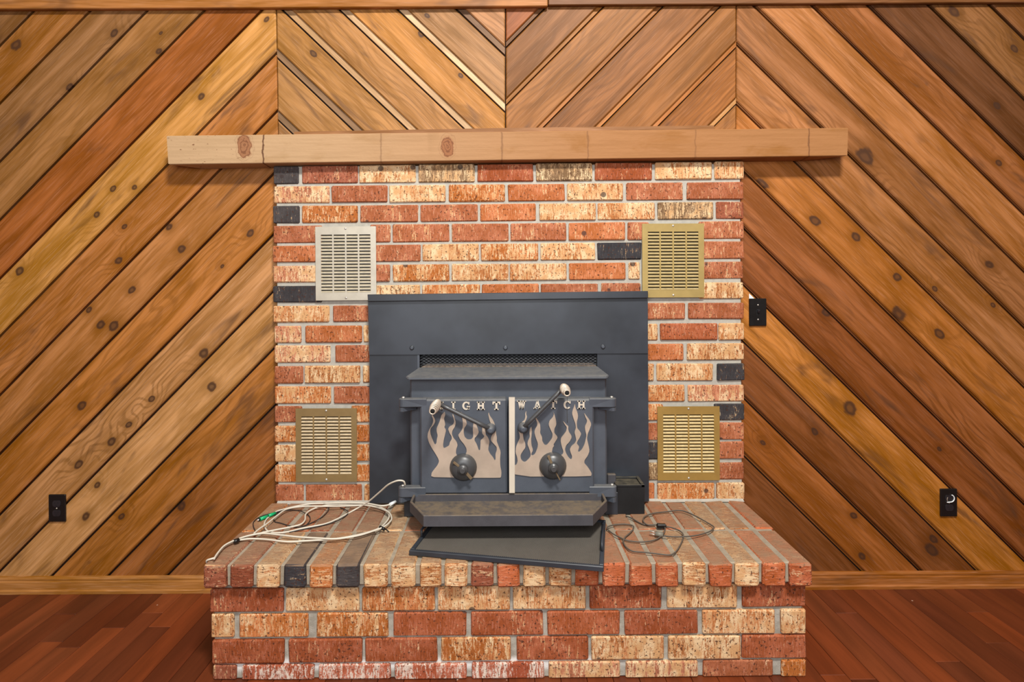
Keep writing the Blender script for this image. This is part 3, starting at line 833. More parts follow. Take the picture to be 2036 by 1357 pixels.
# dark cavity and wire mesh above the lid
slab('cavity_back', rect(828, 700, 1193, 990), DB - 0.004, 0.002, M_DARK, st)
def wire_mesh():
    V, Fs = [], []
    D = DP + 0.008
    cw, ch = 9.2, 5.8; r = 0.00065
    def seg(a, b):
        p, q = W(a[0], a[1], D), W(b[0], b[1], D)
        d = (q - p); n = Vector((-d.z, 0, d.x)).normalized() * r; n2 = Vector((0, r, 0))
        k = len(V)
        for e in (p, q):
            for s in (n, n2, -n, -n2): V.append(e + s)
        for i in range(4): Fs.append([k + i, k + (i + 1) % 4, k + 4 + (i + 1) % 4, k + 4 + i])
    y = 705.0; j = 0
    while y < 728:
        x = 834.0 + (cw / 2 if j % 2 else 0)
        while x < 1186:
            # diamond-ish hexagon edges
            seg((x + cw * 0.22, y), (x + cw * 0.78, y))
            seg((x + cw * 0.22, y), (x - cw * 0.28 + cw * 0.06, y + ch / 2)); seg((x + cw * 0.78, y), (x + cw * 1.22, y + ch / 2))
            x += cw
        y += ch / 2; j += 1
    me = mesh('wire_mesh', V, Fs); me.materials.append(M_CAST)
    o = obj('wire_mesh', me, None, None); child_at(o, st); tag(o, kind='stuff')
wire_mesh()
slab('mesh_end_post', rect(830, 704, 834, 734), DP - 0.002, 0.012, M_CAST, st)
# ash ledge behind the lid
led = [W(838, 730, DP + 0.004), W(1186, 727.5, DP + 0.004), W(1176, 721.5, DB - 0.008), W(850, 724, DB - 0.008)]
prism('ash_ledge', led, [p - Vector((0, 0, 0.006)) for p in led], M_RUST, st)
# lid
lid = [W(833, 731, DP - 0.002), W(1188, 728.5, DP - 0.002), W(1211, 746, 2.172), W(1206, 750.5, 2.158), W(812, 752.5, 2.158), W(806.6, 748.5, 2.172)]
lo_ = prism('stove_lid', lid, [p - Vector((0, 0, 0.0075)) for p in lid], M_CAST, st)
bm = bmesh.new(); bm.from_mesh(lo_.data); bmesh.ops.bevel(bm, geom=bm.edges[:], offset=0.0025, segments=2, affect='EDGES'); bm.to_mesh(lo_.data); bm.free()
# body
b0, b1 = W(815, 753, D_SF), W(1206, 753, D_SF)
bz0 = HT + 0.075
box_obj('stove_body', (b0.x, D_SF - DB, bz0), (b1.x, DP - DB + 0.02, b0.z + 0.003), M_CAST, st, 0.006)
box_obj('firebox_underside', (b0.x + 0.03, D_SF - DB + 0.07, HT + 0.04), (b1.x - 0.03, DP - DB + 0.02, bz0 + 0.002), M_DARK, st, 0.002)
box_obj('foot_block', (W(803, 1010, D_SF).x, D_SF - DB + 0.002, HT + 0.0012), (W(826, 1010, D_SF).x, DP - DB + 0.004, HT + 0.095), M_STEEL, st, 0.002)
box_obj('foot_block', (W(1204, 1010, D_SF).x, D_SF - DB + 0.012, HT - 0.0005), (W(1230, 1010, D_SF).x, DP - DB + 0.004, HT + 0.085), M_STEEL, st, 0.002)
# doors
def rounded(poly_list): return poly_list
FL1 = [(415,1290),(420,1240),(445,1205),(490,1150),(512,1100),(500,1060),(465,1000),(420,930),(385,860),(370,800),(375,750),(395,700),(425,655),(440,610),(438,575),(422,540),(425,515),(440,545),(462,580),(465,615),(445,650),(410,690),(402,720),(408,770),(430,825),(452,880),(465,895),(480,870),(485,825),(495,780),(482,730),(482,690),(505,640),(525,590),(540,530),(560,510),(577,490),(590,525),(572,570),(580,610),(588,650),(575,680),(598,715),(585,770),(570,830),(560,900),(568,938),(590,930),(635,905),(645,860),(668,825),(665,790),(640,750),(622,700),(640,670),(680,650),(700,610),(685,560),(673,515),(690,530),(705,580),(718,625),(705,675),(675,720),(668,765),(690,815),(725,855),(740,900),(722,950),(718,1000),(740,1040),(780,1060),(830,1020),(850,985),(848,940),(820,890),(770,830),(745,775),(765,750),(790,715),(805,670),(800,590),(790,545),(778,515),(782,490),(800,520),(830,560),(850,620),(850,650),(820,690),(812,740),(825,800),(860,832),(905,830),(930,800),(930,760),(925,700),(932,640),(942,585),(950,625),(970,650),(985,690),(1000,740),(980,780),(950,810),(945,840),(975,890),(1000,965),(1015,960),(1020,880),(1020,840),(1050,815),(1070,790),(1040,755),(1040,720),(1043,660),(1047,620),(1055,660),(1080,720),(1085,770),(1110,800),(1132,850),(1120,910),(1115,960),(1140,1010),(1175,1050),(1195,1090),(1205,1070),(1203,1010),(1220,960),(1218,920),(1180,880),(1145,840),(1150,800),(1180,745),(1180,690),(1140,620),(1125,570),(1115,520),(1120,495),(1135,540),(1165,580),(1190,625),(1205,690),(1210,750),(1222,810),(1218,850),(1245,920),(1268,980),(1260,1060),(1262,1150),(1278,1230),(1272,1290),(1260,1300),(900,1300),(600,1295)]
FL2 = [(150,1285),(140,1150),(165,1140),(180,1100),(175,1050),(155,990),(160,920),(185,860),(208,810),(205,770),(190,720),(200,650),(230,620),(265,590),(275,550),(272,510),(287,475),(285,520),(297,550),(285,590),(255,640),(250,700),(245,760),(252,820),(275,880),(275,930),(245,970),(215,1020),(220,1070),(245,1100),(270,1108),(300,1085),(335,1045),(342,1010),(325,950),(300,890),(305,850),(330,800),(325,740),(330,700),(348,670),(355,710),(352,770),(345,830),(350,900),(370,960),(350,1000),(347,1020),(365,1028),(395,1005),(425,930),(430,880),(400,800),(385,740),(395,700),(420,660),(420,620),(395,565),(370,515),(395,545),(430,595),(455,640),(460,700),(455,750),(480,800),(482,850),(510,895),(535,900),(570,860),(605,810),(610,760),(585,710),(560,650),(570,600),(610,560),(625,520),(615,490),(635,530),(652,600),(655,650),(630,700),(630,750),(665,790),(670,810),(640,860),(620,890),(628,910),(610,930),(600,990),(630,1020),(700,1030),(735,1010),(742,975),(720,910),(708,850),(712,810),(745,770),(775,730),(785,680),(755,640),(735,600),(760,625),(785,655),(803,665),(800,700),(810,740),(840,780),(842,810),(815,860),(775,900),(760,950),(775,1000),(805,1050),(838,1080),(850,1040),(830,990),(820,950),(840,910),(880,880),(900,840),(890,790),(878,740),(895,690),(890,640),(865,570),(848,510),(855,470),(875,420),(882,390),(890,440),(915,500),(922,550),(905,620),(910,690),(945,730),(960,760),(940,810),(915,850),(905,880),(935,915),(930,940),(920,975),(935,985),(970,950),(1000,890),(1015,830),(1025,780),(1010,720),(1005,670),(1030,620),(1030,590),(1010,550),(995,500),(1020,535),(1060,585),(1085,640),(1065,700),(1040,760),(1030,820),(1050,900),(1062,970),(1040,1030),(1000,1085),(998,1120),(1035,1160),(1075,1220),(1090,1250),(1080,1283)]

def plate_from(name, poly, D, t, mat, parent, origin):
    """outline in pixels -> triangulated plate with sides"""
    bm = bmesh.new()
    vs_ = [bm.verts.new(W(x, y, D) - Vector(origin)) for x, y in poly]
    f = bm.faces.new(vs_)
    r = bmesh.ops.extrude_face_region(bm, geom=[f])
    for v in [g for g in r['geom'] if isinstance(g, bmesh.types.BMVert)]: v.co.y += t
    bmesh.ops.triangulate(bm, faces=[q for q in bm.faces if len(q.verts) > 4])
    bmesh.ops.recalc_face_normals(bm, faces=bm.faces)
    me = bpy.data.meshes.new(name); bm.to_mesh(me); bm.free(); me.materials.append(mat)
    o = obj(name, me, None, None, None, origin)
    return o

def smooth_poly(p):
    out = []
    for i in range(len(p)):
        a, b = p[i], p[(i + 1) % len(p)]
        out += [(a[0] * .8 + b[0] * .2, a[1] * .8 + b[1] * .2), (a[0] * .2 + b[0] * .8, a[1] * .2 + b[1] * .8)]
    return out

# slab-serif capitals on a 10 x 10 grid: lists of outlines
def Rr(x0, y0, x1, y1): return [(x0, y0), (x1, y0), (x1, y1), (x0, y1)]
def arc_letter(gap0, gap1, extra):
    o_, i_ = [], []
    n = 18
    for k in range(n + 1):
        a = math.radians(gap0 + (gap1 - gap0) * k / n)
        o_.append((5 + 4.9 * math.cos(a), 5 - 5 * math.sin(a))); i_.append((5.3 + 2.7 * math.cos(a), 5 - 3.4 * math.sin(a)))
    polys = []
    for k in range(n): polys.append([o_[k], o_[k + 1], i_[k + 1], i_[k]])
    return polys + extra
LET = {
 'I': [Rr(3.6, 0, 6.4, 10), Rr(1.8, 0, 8.2, 1.4), Rr(1.8, 8.6, 8.2, 10)],
 'H': [Rr(1, 0, 3.4, 10), Rr(6.6, 0, 9, 10), Rr(3.4, 4.2, 6.6, 5.8), Rr(0, 0, 4.3, 1.4), Rr(0, 8.6, 4.3, 10), Rr(5.7, 0, 10, 1.4), Rr(5.7, 8.6, 10, 10)],
 'T': [Rr(3.7, 0, 6.3, 10), Rr(0, 0, 10, 1.6), Rr(0, 1.6, 1.5, 3.4), Rr(8.5, 1.6, 10, 3.4), Rr(2.2, 8.6, 7.8, 10)],
 'N': [Rr(1, 0, 3, 10), Rr(7.2, 0, 9, 10), [(1, 0), (3.6, 0), (9, 10), (6.8, 10)], Rr(0, 8.6, 4, 10), Rr(6, 0, 10, 1.4), Rr(0, 0, 3, 1.4)],
 'W': [[(0.2, 0), (2.8, 0), (4.2, 10), (2.4, 10)], [(4.0, 0), (5.8, 0), (4.2, 10), (2.6, 10)], [(4.4, 0), (6.2, 0), (7.8, 10), (6.0, 10)], [(8.2, 0), (9.8, 0), (7.8, 10), (6.2, 10)], Rr(-0.8, 0, 3.6, 1.3), Rr(6.8, 0, 10.8, 1.3)],
 'A': [[(4.0, 0), (6.2, 0), (9.2, 10), (6.6, 10)], [(4.0, 0), (5.4, 0), (2.6, 10), (0.9, 10)], Rr(2.8, 6, 7.2, 7.5), Rr(0, 8.7, 3.8, 10), Rr(5.6, 8.7, 10.2, 10)],
 'C': arc_letter(48, 318, [Rr(7.6, 0.4, 9.2, 3.4)]),
 'G': arc_letter(48, 330, [Rr(7.6, 0.4, 9.2, 3.4), Rr(5.8, 5.3, 10, 6.7), Rr(7.2, 6.2, 9.2, 9.4)])}
def letter(ch, cx, cy, w, h, D, parent):
    """each polygon becomes a thin block; one mesh per letter"""
    V, Fs = [], []
    o0 = W(cx, cy, D)
    for p in LET[ch]:
        k = len(V); n = len(p)
        for dy in (0, 0.0032):
            for x, y in p:
                V.append(W(cx + (x - 5) / 10 * w, cy + (y - 5) / 10 * h, D) + Vector((0, dy, 0)) - o0)
        Fs.append([k + i for i in range(n)]); Fs.append([k + n + i for i in range(n)][::-1])
        for i in range(n):
            j = (i + 1) % n; Fs.append([k + j, k + i, k + n + i, k + n + j])
    o = obj('letter', fix_normals(mesh('letter', V, Fs)), M_LETTER, None, None, o0)
    return o

def sub(o, part):
    """hang a sub-part on a part that itself hangs on a thing (locations only)"""
    pw = Vector(part.location) + Vector(part.parent.location)
    o.parent = part; o.location = Vector(o.location) - pw
    return o

def door(x0, x1, y0, y1):
    a, b = W(x0, y0 + 7, D_DR), W(x1, y1, D_DR)
    o = box_obj('stove_door', (a.x, D_DR - DB, b.z), (b.x, D_SF - DB + 0.001, a.z), M_CAST, st, 0.006)
    return o
dl = door(834.7, 1008.8, 788, 982.5)
dr = door(1011, 1182, 788, 981)
DPL = D_DR - 0.004
sub(plate_from('flame_plate', smooth_poly([(790 + x * .16212, 740 + y * .16212) for x, y in FL1]), DPL, 0.0045, M_BRASS, dl, W(920, 880, D_DR)), dl)
sub(plate_from('flame_plate', smooth_poly([(1000 + x * .16209, 740 + y * .16212) for x, y in FL2]), DPL, 0.0045, M_BRASS, dr, W(1090, 880, D_DR)), dr)
sub(slab('centre_strip', [(1011.8, 791), (1023.6, 791), (1023.6, 981), (1012.5, 981)], D_DR - 0.008, 0.012, M_LETTER), dr)
for ch, cx in zip('NIGHT', (874, 901.4, 926.7, 956, 987)): sub(letter(ch, cx, 807.5, 13 if ch == 'I' else 15.5, 16.3, DPL, dl), dl)
for ch, cx in zip('WATCH', (1037, 1068.5, 1100, 1128, 1156)): sub(letter(ch, cx, 805.5, 15.5, 16.3, DPL, dr), dr)

def dial(px, py, door_, a0, a1):
    p = W(px, py, D_DR - 0.003)
    sub(lathe('draft_dial', [(0.0500, 0), (0.0500, 0.006), (0.0470, 0.010), (0.0465, 0.0135), (0.0400, 0.021), (0.0290, 0.027), (0.0200, 0.029)], M_IRON, p, '-Y', 28), door_)
    sub(lathe('dial_hub', [(0.0185, 0.024), (0.0185, 0.038), (0.0165, 0.041), (0.0110, 0.041), (0.0110, 0.049), (0.0085, 0.051)], M_IRON, p, '-Y', 20), door_)
    for ang, l, w in (a0, a1):
        V, Fs = chamfer_box(l, 0.004, w, 0.001)
        d = Vector((math.cos(math.radians(ang)), 0, math.sin(math.radians(ang))))
        o = obj('dial_tab', mesh('dial_tab', V, Fs), M_BRONZE, None, None, p + d * (0.016 + l / 2) + Vector((0, -0.0275, 0)))
        o.rotation_euler = (0, -math.radians(ang), 0)
        sub(o, door_)
dial(921.3, 929, dl, (142, 0.027, 0.009), (-48, 0.032, 0.011))
dial(1099.0, 926, dr, (112, 0.032, 0.010), (-62, 0.036, 0.005))

def handle(pvx, pvy, ex, ey, door_, d_front):
    DRD = D_DR - 0.032
    p = W(pvx, pvy, D_DR)
    sub(lathe('pivot_boss', [(0.0200, 0), (0.0200, 0.012), (0.0165, 0.022), (0.0125, 0.038), (0.006, 0.042)], M_CAST, p, '-Y', 20), door_)
    a, e = W(pvx, pvy + 2, DRD), W(ex, ey, DRD)
    sub(tube('handle_rod', [a, a + (e - a) * 0.5, e], 0.0078, M_IRON, None, 12, 2), door_)
    # coiled spring grip reaching towards the room
    L = (DRD + 0.012) - d_front
    pts = []; turns = 8; n = turns * 14
    for i in range(n + 1):
        s = i / n; th = 2 * math.pi * turns * s
        r = 0.0100 + 0.0052 * math.sin(math.pi * min(1, s * 1.02)) ** 0.8
        pts.append(e + Vector((r * math.cos(th), 0.012 - L * s, r * math.sin(th))))
    sub(tube('coil_grip', pts, 0.0030, M_COIL, None, 6, 1), door_)
    y = [0.012, -L * 0.5, -L + 0.008]
    sub(tube('grip_sleeve', [e + Vector((0, q, 0)) for q in y], 0.0075, M_IRON, None, 12, 2), door_)
    ep = e + Vector((0, 0.012 - L, 0))
    ring = [(0.0120, -0.004), (0.0125, 0.004), (0.0112, 0.006), (0.0080, 0.006), (0.0075, -0.003)]
    sub(lathe('grip_end', ring, M_COIL, ep, '-Y', 18), door_)
    sub(lathe('grip_bore', [(0.0078, 0.0), (0.0078, 0.0045), (0.001, 0.0047)], M_DARK, ep, '-Y', 14), door_)
    return ep
handle(975.6, 852, 869.5, 802, dl, 1.975)
ep = handle(1039.7, 850, 1121, 771, dr, 2.005)
sub(tube('pull_wire', [ep + Vector((0.001, -0.002, -0.010)), ep + Vector((0.0, 0.0, -0.05)), ep + Vector((0.001, 0.004, -0.105))], 0.0011, M_IRON, None, 6, 3), dr)

# hinges
def hinge(side, xo, xi, yt, yb, ylug, pinx, piny):
    DH = D_DR - 0.004
    z1, z0 = W(xo, yt, DH).z, W(xo, yb, DH).z
    zl = W(xo, ylug, DH).z
    pc_ = W(pinx, piny, DH + 0.016); xin = W(xi, yt, DH).x
    def plan_loop(rad, xe_, ya, yb2, z):
        pts = []
        for k in range(9):
            a = math.pi / 2 + side * 0 + math.pi * k / 8
            cx = rad * math.cos(a); pts.append(Vector((pc_.x + (cx if side < 0 else -cx), pc_.y + rad * math.sin(a), z)))
        # pts run from the back, round the outer end, to the front
        return pts + [Vector((xe_, ya, z)), Vector((xe_, yb2, z))]
    y_f, y_b = D_DR - DB - 0.003, D_DR - DB + 0.030
    o = prism('hinge_arm', plan_loop(0.0165, xin, y_f, y_b, z1), plan_loop(0.0165, xin, y_f + 0.004, y_b, z0), M_CAST, st)
    bm = bmesh.new(); bm.from_mesh(o.data); bmesh.ops.bevel(bm, geom=[e for e in bm.edges if abs(e.verts[0].co.z - e.verts[1].co.z) < 1e-4], offset=0.0025, segments=1, affect='EDGES'); bm.to_mesh(o.data); bm.free()
    xl_ = pc_.x - side * 0.045
    prism('hinge_lug', plan_loop(0.0158, xl_, D_SF - DB - 0.02, D_SF - DB + 0.01, z0 - 0.0015), plan_loop(0.0158, xl_, D_SF - DB - 0.02, D_SF - DB + 0.01, zl), M_CAST, st)
    p = Vector((pc_.x, pc_.y, z1))
    lathe('hinge_pin', [(0.0030, zl - p.z - 0.003), (0.0030, 0.0), (0.0062, 0.0005), (0.0060, 0.0035), (0.0035, 0.006), (0.0008, 0.0068)], M_SCREW, p, 'Z', 14, st)
hinge(-1, 794, 848, 794, 811, 819.5, 802, 793)
hinge(1, 1224, 1172, 793, 811, 818, 1216, 792)
hinge(-1, 793.6, 846, 970.5, 990.5, 1000, 801, 970)
hinge(1, 1226, 1172, 968.5, 990, 1000, 1217, 966)

# ash shelf
zr, zbm = HC - 0.646 * K, HC - 0.646 * K - 0.037
plan = [(W(815, 996.5, 2.0727).x, 2.150), (W(815, 996.5, 2.0727).x, 2.0727), (W(842, 1023, 1.943).x, 1.943), (W(1179, 1026, 1.943).x, 1.943),
        (W(1207, 996.5, 2.0727).x, 2.0727), (W(1207, 996.5, 2.0727).x, 2.150)]
def inset(pl, d):
    c = (sum(p[0] for p in pl) / len(pl), sum(p[1] for p in pl) / len(pl)); out = []; n = len(pl)
    for i in range(n):
        p0, p1, p2 = Vector(pl[i - 1]), Vector(pl[i]), Vector(pl[(i + 1) % n])
        e1, e2 = (p1 - p0).normalized(), (p2 - p1).normalized()
        n1, n2 = Vector((-e1.y, e1.x)), Vector((-e2.y, e2.x))
        if n1.dot(Vector(c) - p1) < 0: n1 = -n1
        if n2.dot(Vector(c) - p1) < 0: n2 = -n2
        out.append(tuple(p1 + (n1 + n2) * d / max(.3, 1 + n1.dot(n2))))
    return out
inn = inset(plan, 0.009)
V = []
for pl, z in ((plan, zbm), (plan, zr - 0.002), (inset(plan, 0.002), zr), (inset(plan, 0.007), zr), (inn, zr - 0.002), (inn, zr - 0.026)):
    V += [Vector((x, d - DB, z)) for x, d in pl]
n = 6; Fs = [list(range(n))]
for r in range(5):
    for i in range(n):
        j = (i + 1) % n; Fs.append([r * n + i, r * n + j, (r + 1) * n + j, (r + 1) * n + i])
Fs.append(list(range(5 * n, 6 * n)))
o = obj('ash_shelf', fix_normals(mesh('ash_shelf', V, Fs)), M_SHELF); child_at(o, st)

# blower box
D_BX = 1.86 * K
q0, q1 = W(1226.5, 965, D_BX), W(1282, 1025, D_BX)
zt_ = q0.z
box_obj('blower_box', (q0.x, D_BX - DB, HT - 0.0012), (q1.x, DP - DB + 0.003, zt_ - 0.006), M_BLOWER, st, 0.002)
for lo, hi in (((q0.x, D_BX - DB, zt_ - 0.010), (q1.x, D_BX - DB + 0.006, zt_)), ((q1.x - 0.012, D_BX - DB, zt_ - 0.010), (q1.x, DP - DB, zt_ + 0.001)),
               ((q0.x, DP - DB - 0.012, zt_ - 0.010), (q1.x, DP - DB, zt_))):
    box_obj('box_rim', lo, hi, M_BLOWER, st, 0.001)
br = W(1214, 950, 2.27)
box_obj('box_bracket', (br.x - 0.012, br.y, HT + 0.06), (br.x + 0.022, br.y + 0.02, br.z + 0.012), M_SHELF, st, 0.003)

# ------------------------------------------------------------------ spark screen lying on the hearth
a_fl, a_fr = W(812.8, 1095, 1.578 * K), W(1200.3, 1131, 1.479 * K)
sw = math.hypot(a_fr.x - a_fl.x, a_fr.y - a_fl.y); sang = math.atan2(a_fr.y - a_fl.y, a_fr.x - a_fl.x)
sd, sth = 0.36, 0.0165
sc0 = Vector((a_fl.x, a_fl.y, HT + 0.0026))
scr = thing('spark_screen', 'black framed wire mesh spark screen lying askew under the stove shelf', 'spark screen', sc0)
scr.rotation_euler = (0, 0, sang)
def spart(name, lo, hi, mat, b=0.002):
    lo, hi = Vector(lo), Vector(hi); V, Fs = chamfer_box(*(hi - lo), b)
    o = obj(name, mesh(name, V, Fs), mat, scr, None, (lo + hi) / 2); return o
fw = 0.014
spart('frame_bar', (0, 0, 0), (sw, fw, sth), M_STEEL)
spart('frame_bar', (0, sd - fw, 0), (sw, sd, sth), M_STEEL)
spart('frame_bar', (0, fw, 0), (fw, sd - fw, sth), M_STEEL)
spart('frame_bar', (sw - fw, fw, 0), (sw, sd - fw, sth), M_STEEL)
spart('mesh_panel', (fw, fw, 0.006), (sw - fw, sd - fw, 0.011), M_SCREEN, 0.0005)
for xh in (fw / 2, sw - fw / 2):
    y0, y1, zh = 0.105, 0.255, sth + 0.024
    o = tube('side_handle', [(xh, y0, sth - 0.002), (xh, y0, zh), (xh, y1, zh), (xh, y1, sth - 0.002)], 0.0042, M_STEEL, None, 8, 1)
    o.parent = scr

# ------------------------------------------------------------------ cables on the hearth
def G(px, py, lift=0.0):
    u, v = (px - VX) / F, (VY - py) / F
    zd = -u * SR + v * CR
    D = (HT + lift - HC) / zd
    return Vector((D * (u * CR + v * SR), D - DB, HT + lift))
def zoomA(l, lift): return [G(400 + x * .20629, 940 + y * .20629, lift + (h if (h := 0) else 0)) for x, y in l]
wc = thing('white_cables', 'loose coil of white coaxial cables on the left of the hearth', 'cable', G(600, 1050))
r = 0.0031
base = r + 0.0022
A = [(1480, 360), (1330, 440), (1200, 495), (1050, 525), (950, 545), (850, 570), (740, 583), (650, 570), (615, 530), (610, 490), (640, 440), (720, 380), (800, 355), (900, 330), (1040, 305), (1180, 300), (1330, 303)]
air = [W(805.4, 965, 2.136), W(803, 958, 2.128), W(795, 956, 2.125), W(785, 958, 2.13), W(771, 965, 2.15), W(755, 979, 2.19), W(730, 1000, 2.235)]
tube('cable', air + zoomA(A, base), r, M_WHITE, wc, 8, 5)
Bc = [(360, 655), (470, 640), (620, 645), (830, 668), (1000, 660), (1250, 645), (1450, 615), (1600, 580), (1720, 535), (1790, 470), (1812, 420), (1790, 370), (1700, 330), (1550, 308), (1350, 308), (1200, 318), (1080, 352), (1010, 400), (1000, 460), (960, 500), (870, 525), (700, 558), (560, 588), (420, 628), (320, 665), (230, 712), (165, 780), (132, 822)]
tube('cable', zoomA(Bc, base + 0.006), r, M_WHITE, wc, 8, 5)
Cc = [(125, 832), (158, 780), (225, 705), (330, 652), (450, 612), (600, 588), (760, 603), (930, 622), (1130, 634), (1300, 640), (1500, 612), (1650, 568), (1760, 525), (1825, 470), (1834, 430), (1805, 382), (1720, 345), (1600, 318), (1480, 320), (1300, 326), (1100, 326), (980, 328), (830, 352), (740, 410), (640, 490), (560, 545), (510, 588)]
tube('cable', zoomA(Cc, base + 0.012), r, M_WHITE, wc, 8, 5)
Dc = [(1180, 300), (1400, 292), (1600, 300), (1740, 322), (1825, 308)]
tube('cable', zoomA(Dc, base + 0.013), r, M_WHITE, wc, 8, 5)
e0, e1 = zoomA([(1820, 309), (1872, 283)], base + 0.014)
tube('connector', [e0, (e0 + e1) / 2, e1], 0.0062, M_WHITEP, wc, 10, 1)
over = zoomA([(165, 780), (132, 822)], base + 0.006)
xe = W(404, 1130, D_CAP).x
oy = over[1].y
dr_ = [over[0], over[1], Vector((xe - 0.003, oy - 0.004, HT + 0.004)), Vector((xe - 0.0055, oy + 0.012, HT - 0.018)), Vector((xe - 0.0055, oy + 0.05, HT - 0.06)), Vector((xe - 0.005, oy + 0.12, HT - 0.2)), Vector((xe - 0.005, oy + 0.18, 0.03)), Vector((xe - 0.002, oy + 0.26, 0.006))]
tube('cable', dr_, r, M_WHITE, wc, 8, 5)
t0, t1 = zoomA([(318, 668), (362, 652)], base + 0.010)
tube('tie', [t0, (t0 + t1) / 2, t1], 0.0078, M_PLASTIC, wc, 10, 1)
t0, t1 = zoomA([(1725, 528), (1765, 548)], base + 0.010)
tube('tie', [t0, (t0 + t1) / 2, t1], 0.0060, M_PLASTIC, wc, 10, 1)
t2 = zoomA([(1765, 548), (1808, 570)], 0.006)
tube('tie_tail', [t1, t2[0] + Vector((0, 0, 0.003)), t2[1]], 0.0022, M_PLASTIC, wc, 6, 2)

bc = thing('thin_black_cord', 'thin black cord with a green connector tangled in the white cables', 'cord', G(580, 1030))
rb = 0.0018; lb = rb + 0.0022
B1 = [(520, 560), (503, 520), (505, 480), (545, 440), (620, 408), (740, 380), (880, 345), (1050, 302), (1180, 300), (1225, 330), (1222, 370), (1150, 440), (1020, 505), (930, 527), (860, 517), (760, 487), (712, 475), (700, 440), (740, 400), (800, 368), (930, 366), (1030, 410), (1050, 460), (1015, 505)]
tube('cord', zoomA(B1, lb), rb, M_BLACKCORD, bc, 6, 5)
B2 = [(1340, 338), (1395, 362), (1415, 395), (1330, 460), (1180, 508), (1000, 545), (850, 578)]
tube('cord', zoomA(B2, lb), rb, M_BLACKCORD, bc, 6, 5)
g0, g1 = zoomA([(565, 452), (715, 393)], 0.0088)
tube('green_connector', [g0, g0 + (g1 - g0) * 0.48], 0.0064, M_GREEN, bc, 12, 1)
tube('green_connector', [g0 + (g1 - g0) * 0.53, g1], 0.0060, M_GREEN, bc, 12, 1)
tube('connector_ring', [g0 + (g1 - g0) * 0.47, g0 + (g1 - g0) * 0.54], 0.0052, M_PLASTIC, bc, 12, 1)
tube('connector_tip', [g0, g0 - (g1 - g0) * 0.08], 0.0052, M_PLASTIC, bc, 12, 1)
tube('connector_pin', [g0 - (g1 - g0) * 0.08, g0 - (g1 - g0) * 0.12], 0.003, M_WHITEP, bc, 8, 1)
c1 = zoomA([(800, 362)], lb)[0]
tube('cord', [g1, (g1 + c1) / 2, c1], 0.003, M_BLACKCORD, bc, 6, 2)

def zoomR(l, lift): return [G(1180 + x * .22593, 940 + y * .22593, lift) for x, y in l]
pc = thing('power_cord', 'dusty black power cord curled beside the blower box with its plug', 'cord', G(1310, 1060))
rc = 0.0024; lc_ = rc + 0.0022
P1 = [(285, 384), (335, 402), (400, 440), (460, 462), (550, 460)]
P2 = [(560, 462), (480, 462), (440, 432), (448, 392), (520, 362), (650, 345), (770, 335), (870, 370), (950, 412), (1040, 465), (1060, 490), (1010, 525), (900, 555), (780, 566), (690, 566), (612, 556)]
P3 = [(630, 474), (700, 490), (768, 520), (792, 560), (775, 615), (735, 685), (685, 725), (600, 722), (480, 706), (350, 695), (290, 660), (264, 610), (280, 570), (325, 530), (352, 492), (340, 466), (270, 455), (190, 460), (135, 474), (120, 492), (160, 532), (240, 575), (300, 600), (420, 612), (520, 600), (585, 570), (622, 530), (630, 490), (612, 458), (560, 448)]
tube('cord', zoomR(P1, lc_), rc, M_GREYCORD, pc, 7, 5)
tube('cord', zoomR(P2, lc_ + 0.004), rc, M_GREYCORD, pc, 7, 5)
tube('cord', zoomR(P3, lc_ + 0.002), rc, M_GREYCORD, pc, 7, 5)
p0, p1 = zoomR([(555, 468), (640, 472)], 0.010)
o = box_obj('cord_block', (p0.x, p0.y - 0.010, HT + 0.001), (p1.x, p1.y + 0.010, HT + 0.017), M_PLASTIC, pc, 0.003)
p0, p1 = zoomR([(612, 548), (545, 540)], 0.012)
tube('plug', [p0, p1], 0.0085, plain('grey_plug', (120, 116, 104), 0.5), pc, 10, 1)
for dz in (0.004, -0.004):
    tube('prong', [p1 + Vector((0, 0.002, dz)), p1 + Vector((-0.017, 0.012, dz))], 0.0018, M_SCREW, pc, 6, 1)

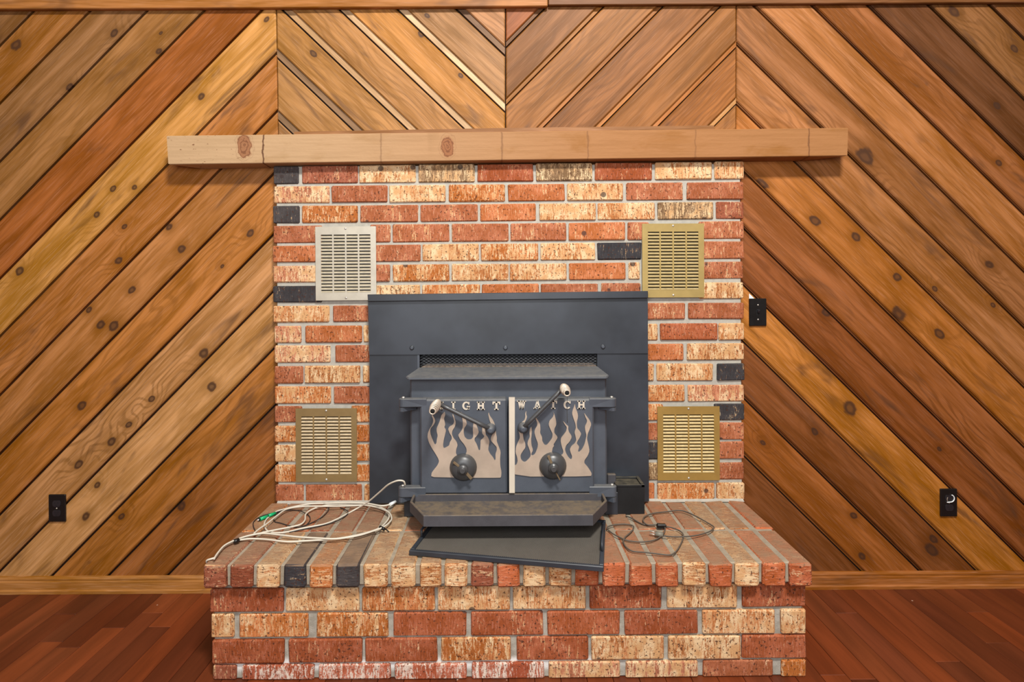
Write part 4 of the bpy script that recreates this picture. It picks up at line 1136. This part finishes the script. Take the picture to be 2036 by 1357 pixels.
# ------------------------------------------------------------------ outlets and switch
def plate(name, x0, y0, x1, y1, label, cat):
    root = thing(name, label, cat, W((x0 + x1) / 2, y1, DW))
    a, b = W(x0, y0, DW - 0.008), W(x1, y1, DW - 0.008)
    V, Fs = chamfer_box(b.x - a.x, 0.0085, a.z - b.z, 0.0028)
    o = obj('cover_plate', mesh('cover_plate', V, Fs), M_PLASTIC, None, None, (a + b) / 2 + Vector((0, 0.0042, 0))); child_at(o, root)
    return root, (a + b) / 2
M_RECEP = plain('receptacle_face', (38, 36, 40), 0.25, spec=0.6)
def receptacle(root, c):
    for s in (1, -1):
        p = c + Vector((0, 0, s * 0.0195))
        V = []; n = 20
        for yq in (0.001, -0.0016):
            for k in range(n):
                a = 2 * math.pi * k / n
                V.append((0.0172 * math.cos(a), yq, max(-0.0132, min(0.0132, 0.0172 * math.sin(a)))))
        Fs = [list(range(n)), list(range(n, 2 * n))] + [[k, (k + 1) % n, n + (k + 1) % n, n + k] for k in range(n)]
        o = obj('socket_face', fix_normals(mesh('socket_face', V, Fs)), M_RECEP, None, None, p); child_at(o, root)
        for dx in (-0.0065, 0.0065):
            sl = box_obj('slot', (p.x + dx - 0.0009, p.y - 0.0021, p.z - 0.001), (p.x + dx + 0.0009, p.y - 0.0010, p.z + 0.0075), M_DARK, root, 0.0002)
        lathe('ground_hole', [(0.0024, 0.0012), (0.0024, 0.0021)], M_DARK, p + Vector((0, 0, -0.007)), '-Y', 10, root)
    lathe('screw', [(0.0032, 0), (0.0030, 0.0012), (0.001, 0.0018)], M_SCREW, c, '-Y', 10, root)
ro, c = plate('wall_outlet', 95.8, 984.5, 129.6, 1038.5, 'black double wall outlet on the boards left of the hearth', 'outlet')
receptacle(ro, c)
ro, c = plate('wall_outlet', 1870.5, 973, 1904, 1028, 'black wall outlet with a white ring right of the hearth', 'outlet')
receptacle(ro, c)
pts = []
for k in range(15):
    a = math.radians(70 - k * 11.5); pts.append(c + Vector((0.0030 + 0.0150 * math.cos(a), -0.004, 0.0195 + 0.0150 * math.sin(a))))
pts.append(c + Vector((-0.012, -0.004, 0.0035)))
tube('white_ring', pts, 0.0021, M_WHITEP, ro, 8, 1)
tube('white_ring', [c + Vector((-0.010, -0.004, 0.008)), c + Vector((-0.0115, -0.004, 0.016)), c + Vector((-0.009, -0.004, 0.024))], 0.0012, M_BRASS, ro, 6, 3)
ro, c = plate('light_switch', 1490, 594, 1524.5, 648.5, 'black toggle light switch beside the right edge of the bricks', 'switch')
box_obj('toggle_slot', c + Vector((-0.006, -0.0005, -0.0125)), c + Vector((0.006, 0.001, 0.0125)), M_DARK, ro, 0.0003)
tg = box_obj('toggle', c + Vector((-0.0045, -0.011, -0.001)), c + Vector((0.0045, 0.001, 0.011)), M_RECEP, ro, 0.0015)
tg.rotation_euler.x = math.radians(20)
for s in (1, -1): lathe('screw', [(0.0034, 0), (0.0032, 0.0012), (0.001, 0.0018)], M_SCREW, c + Vector((0, 0, s * 0.030)), '-Y', 10, ro)
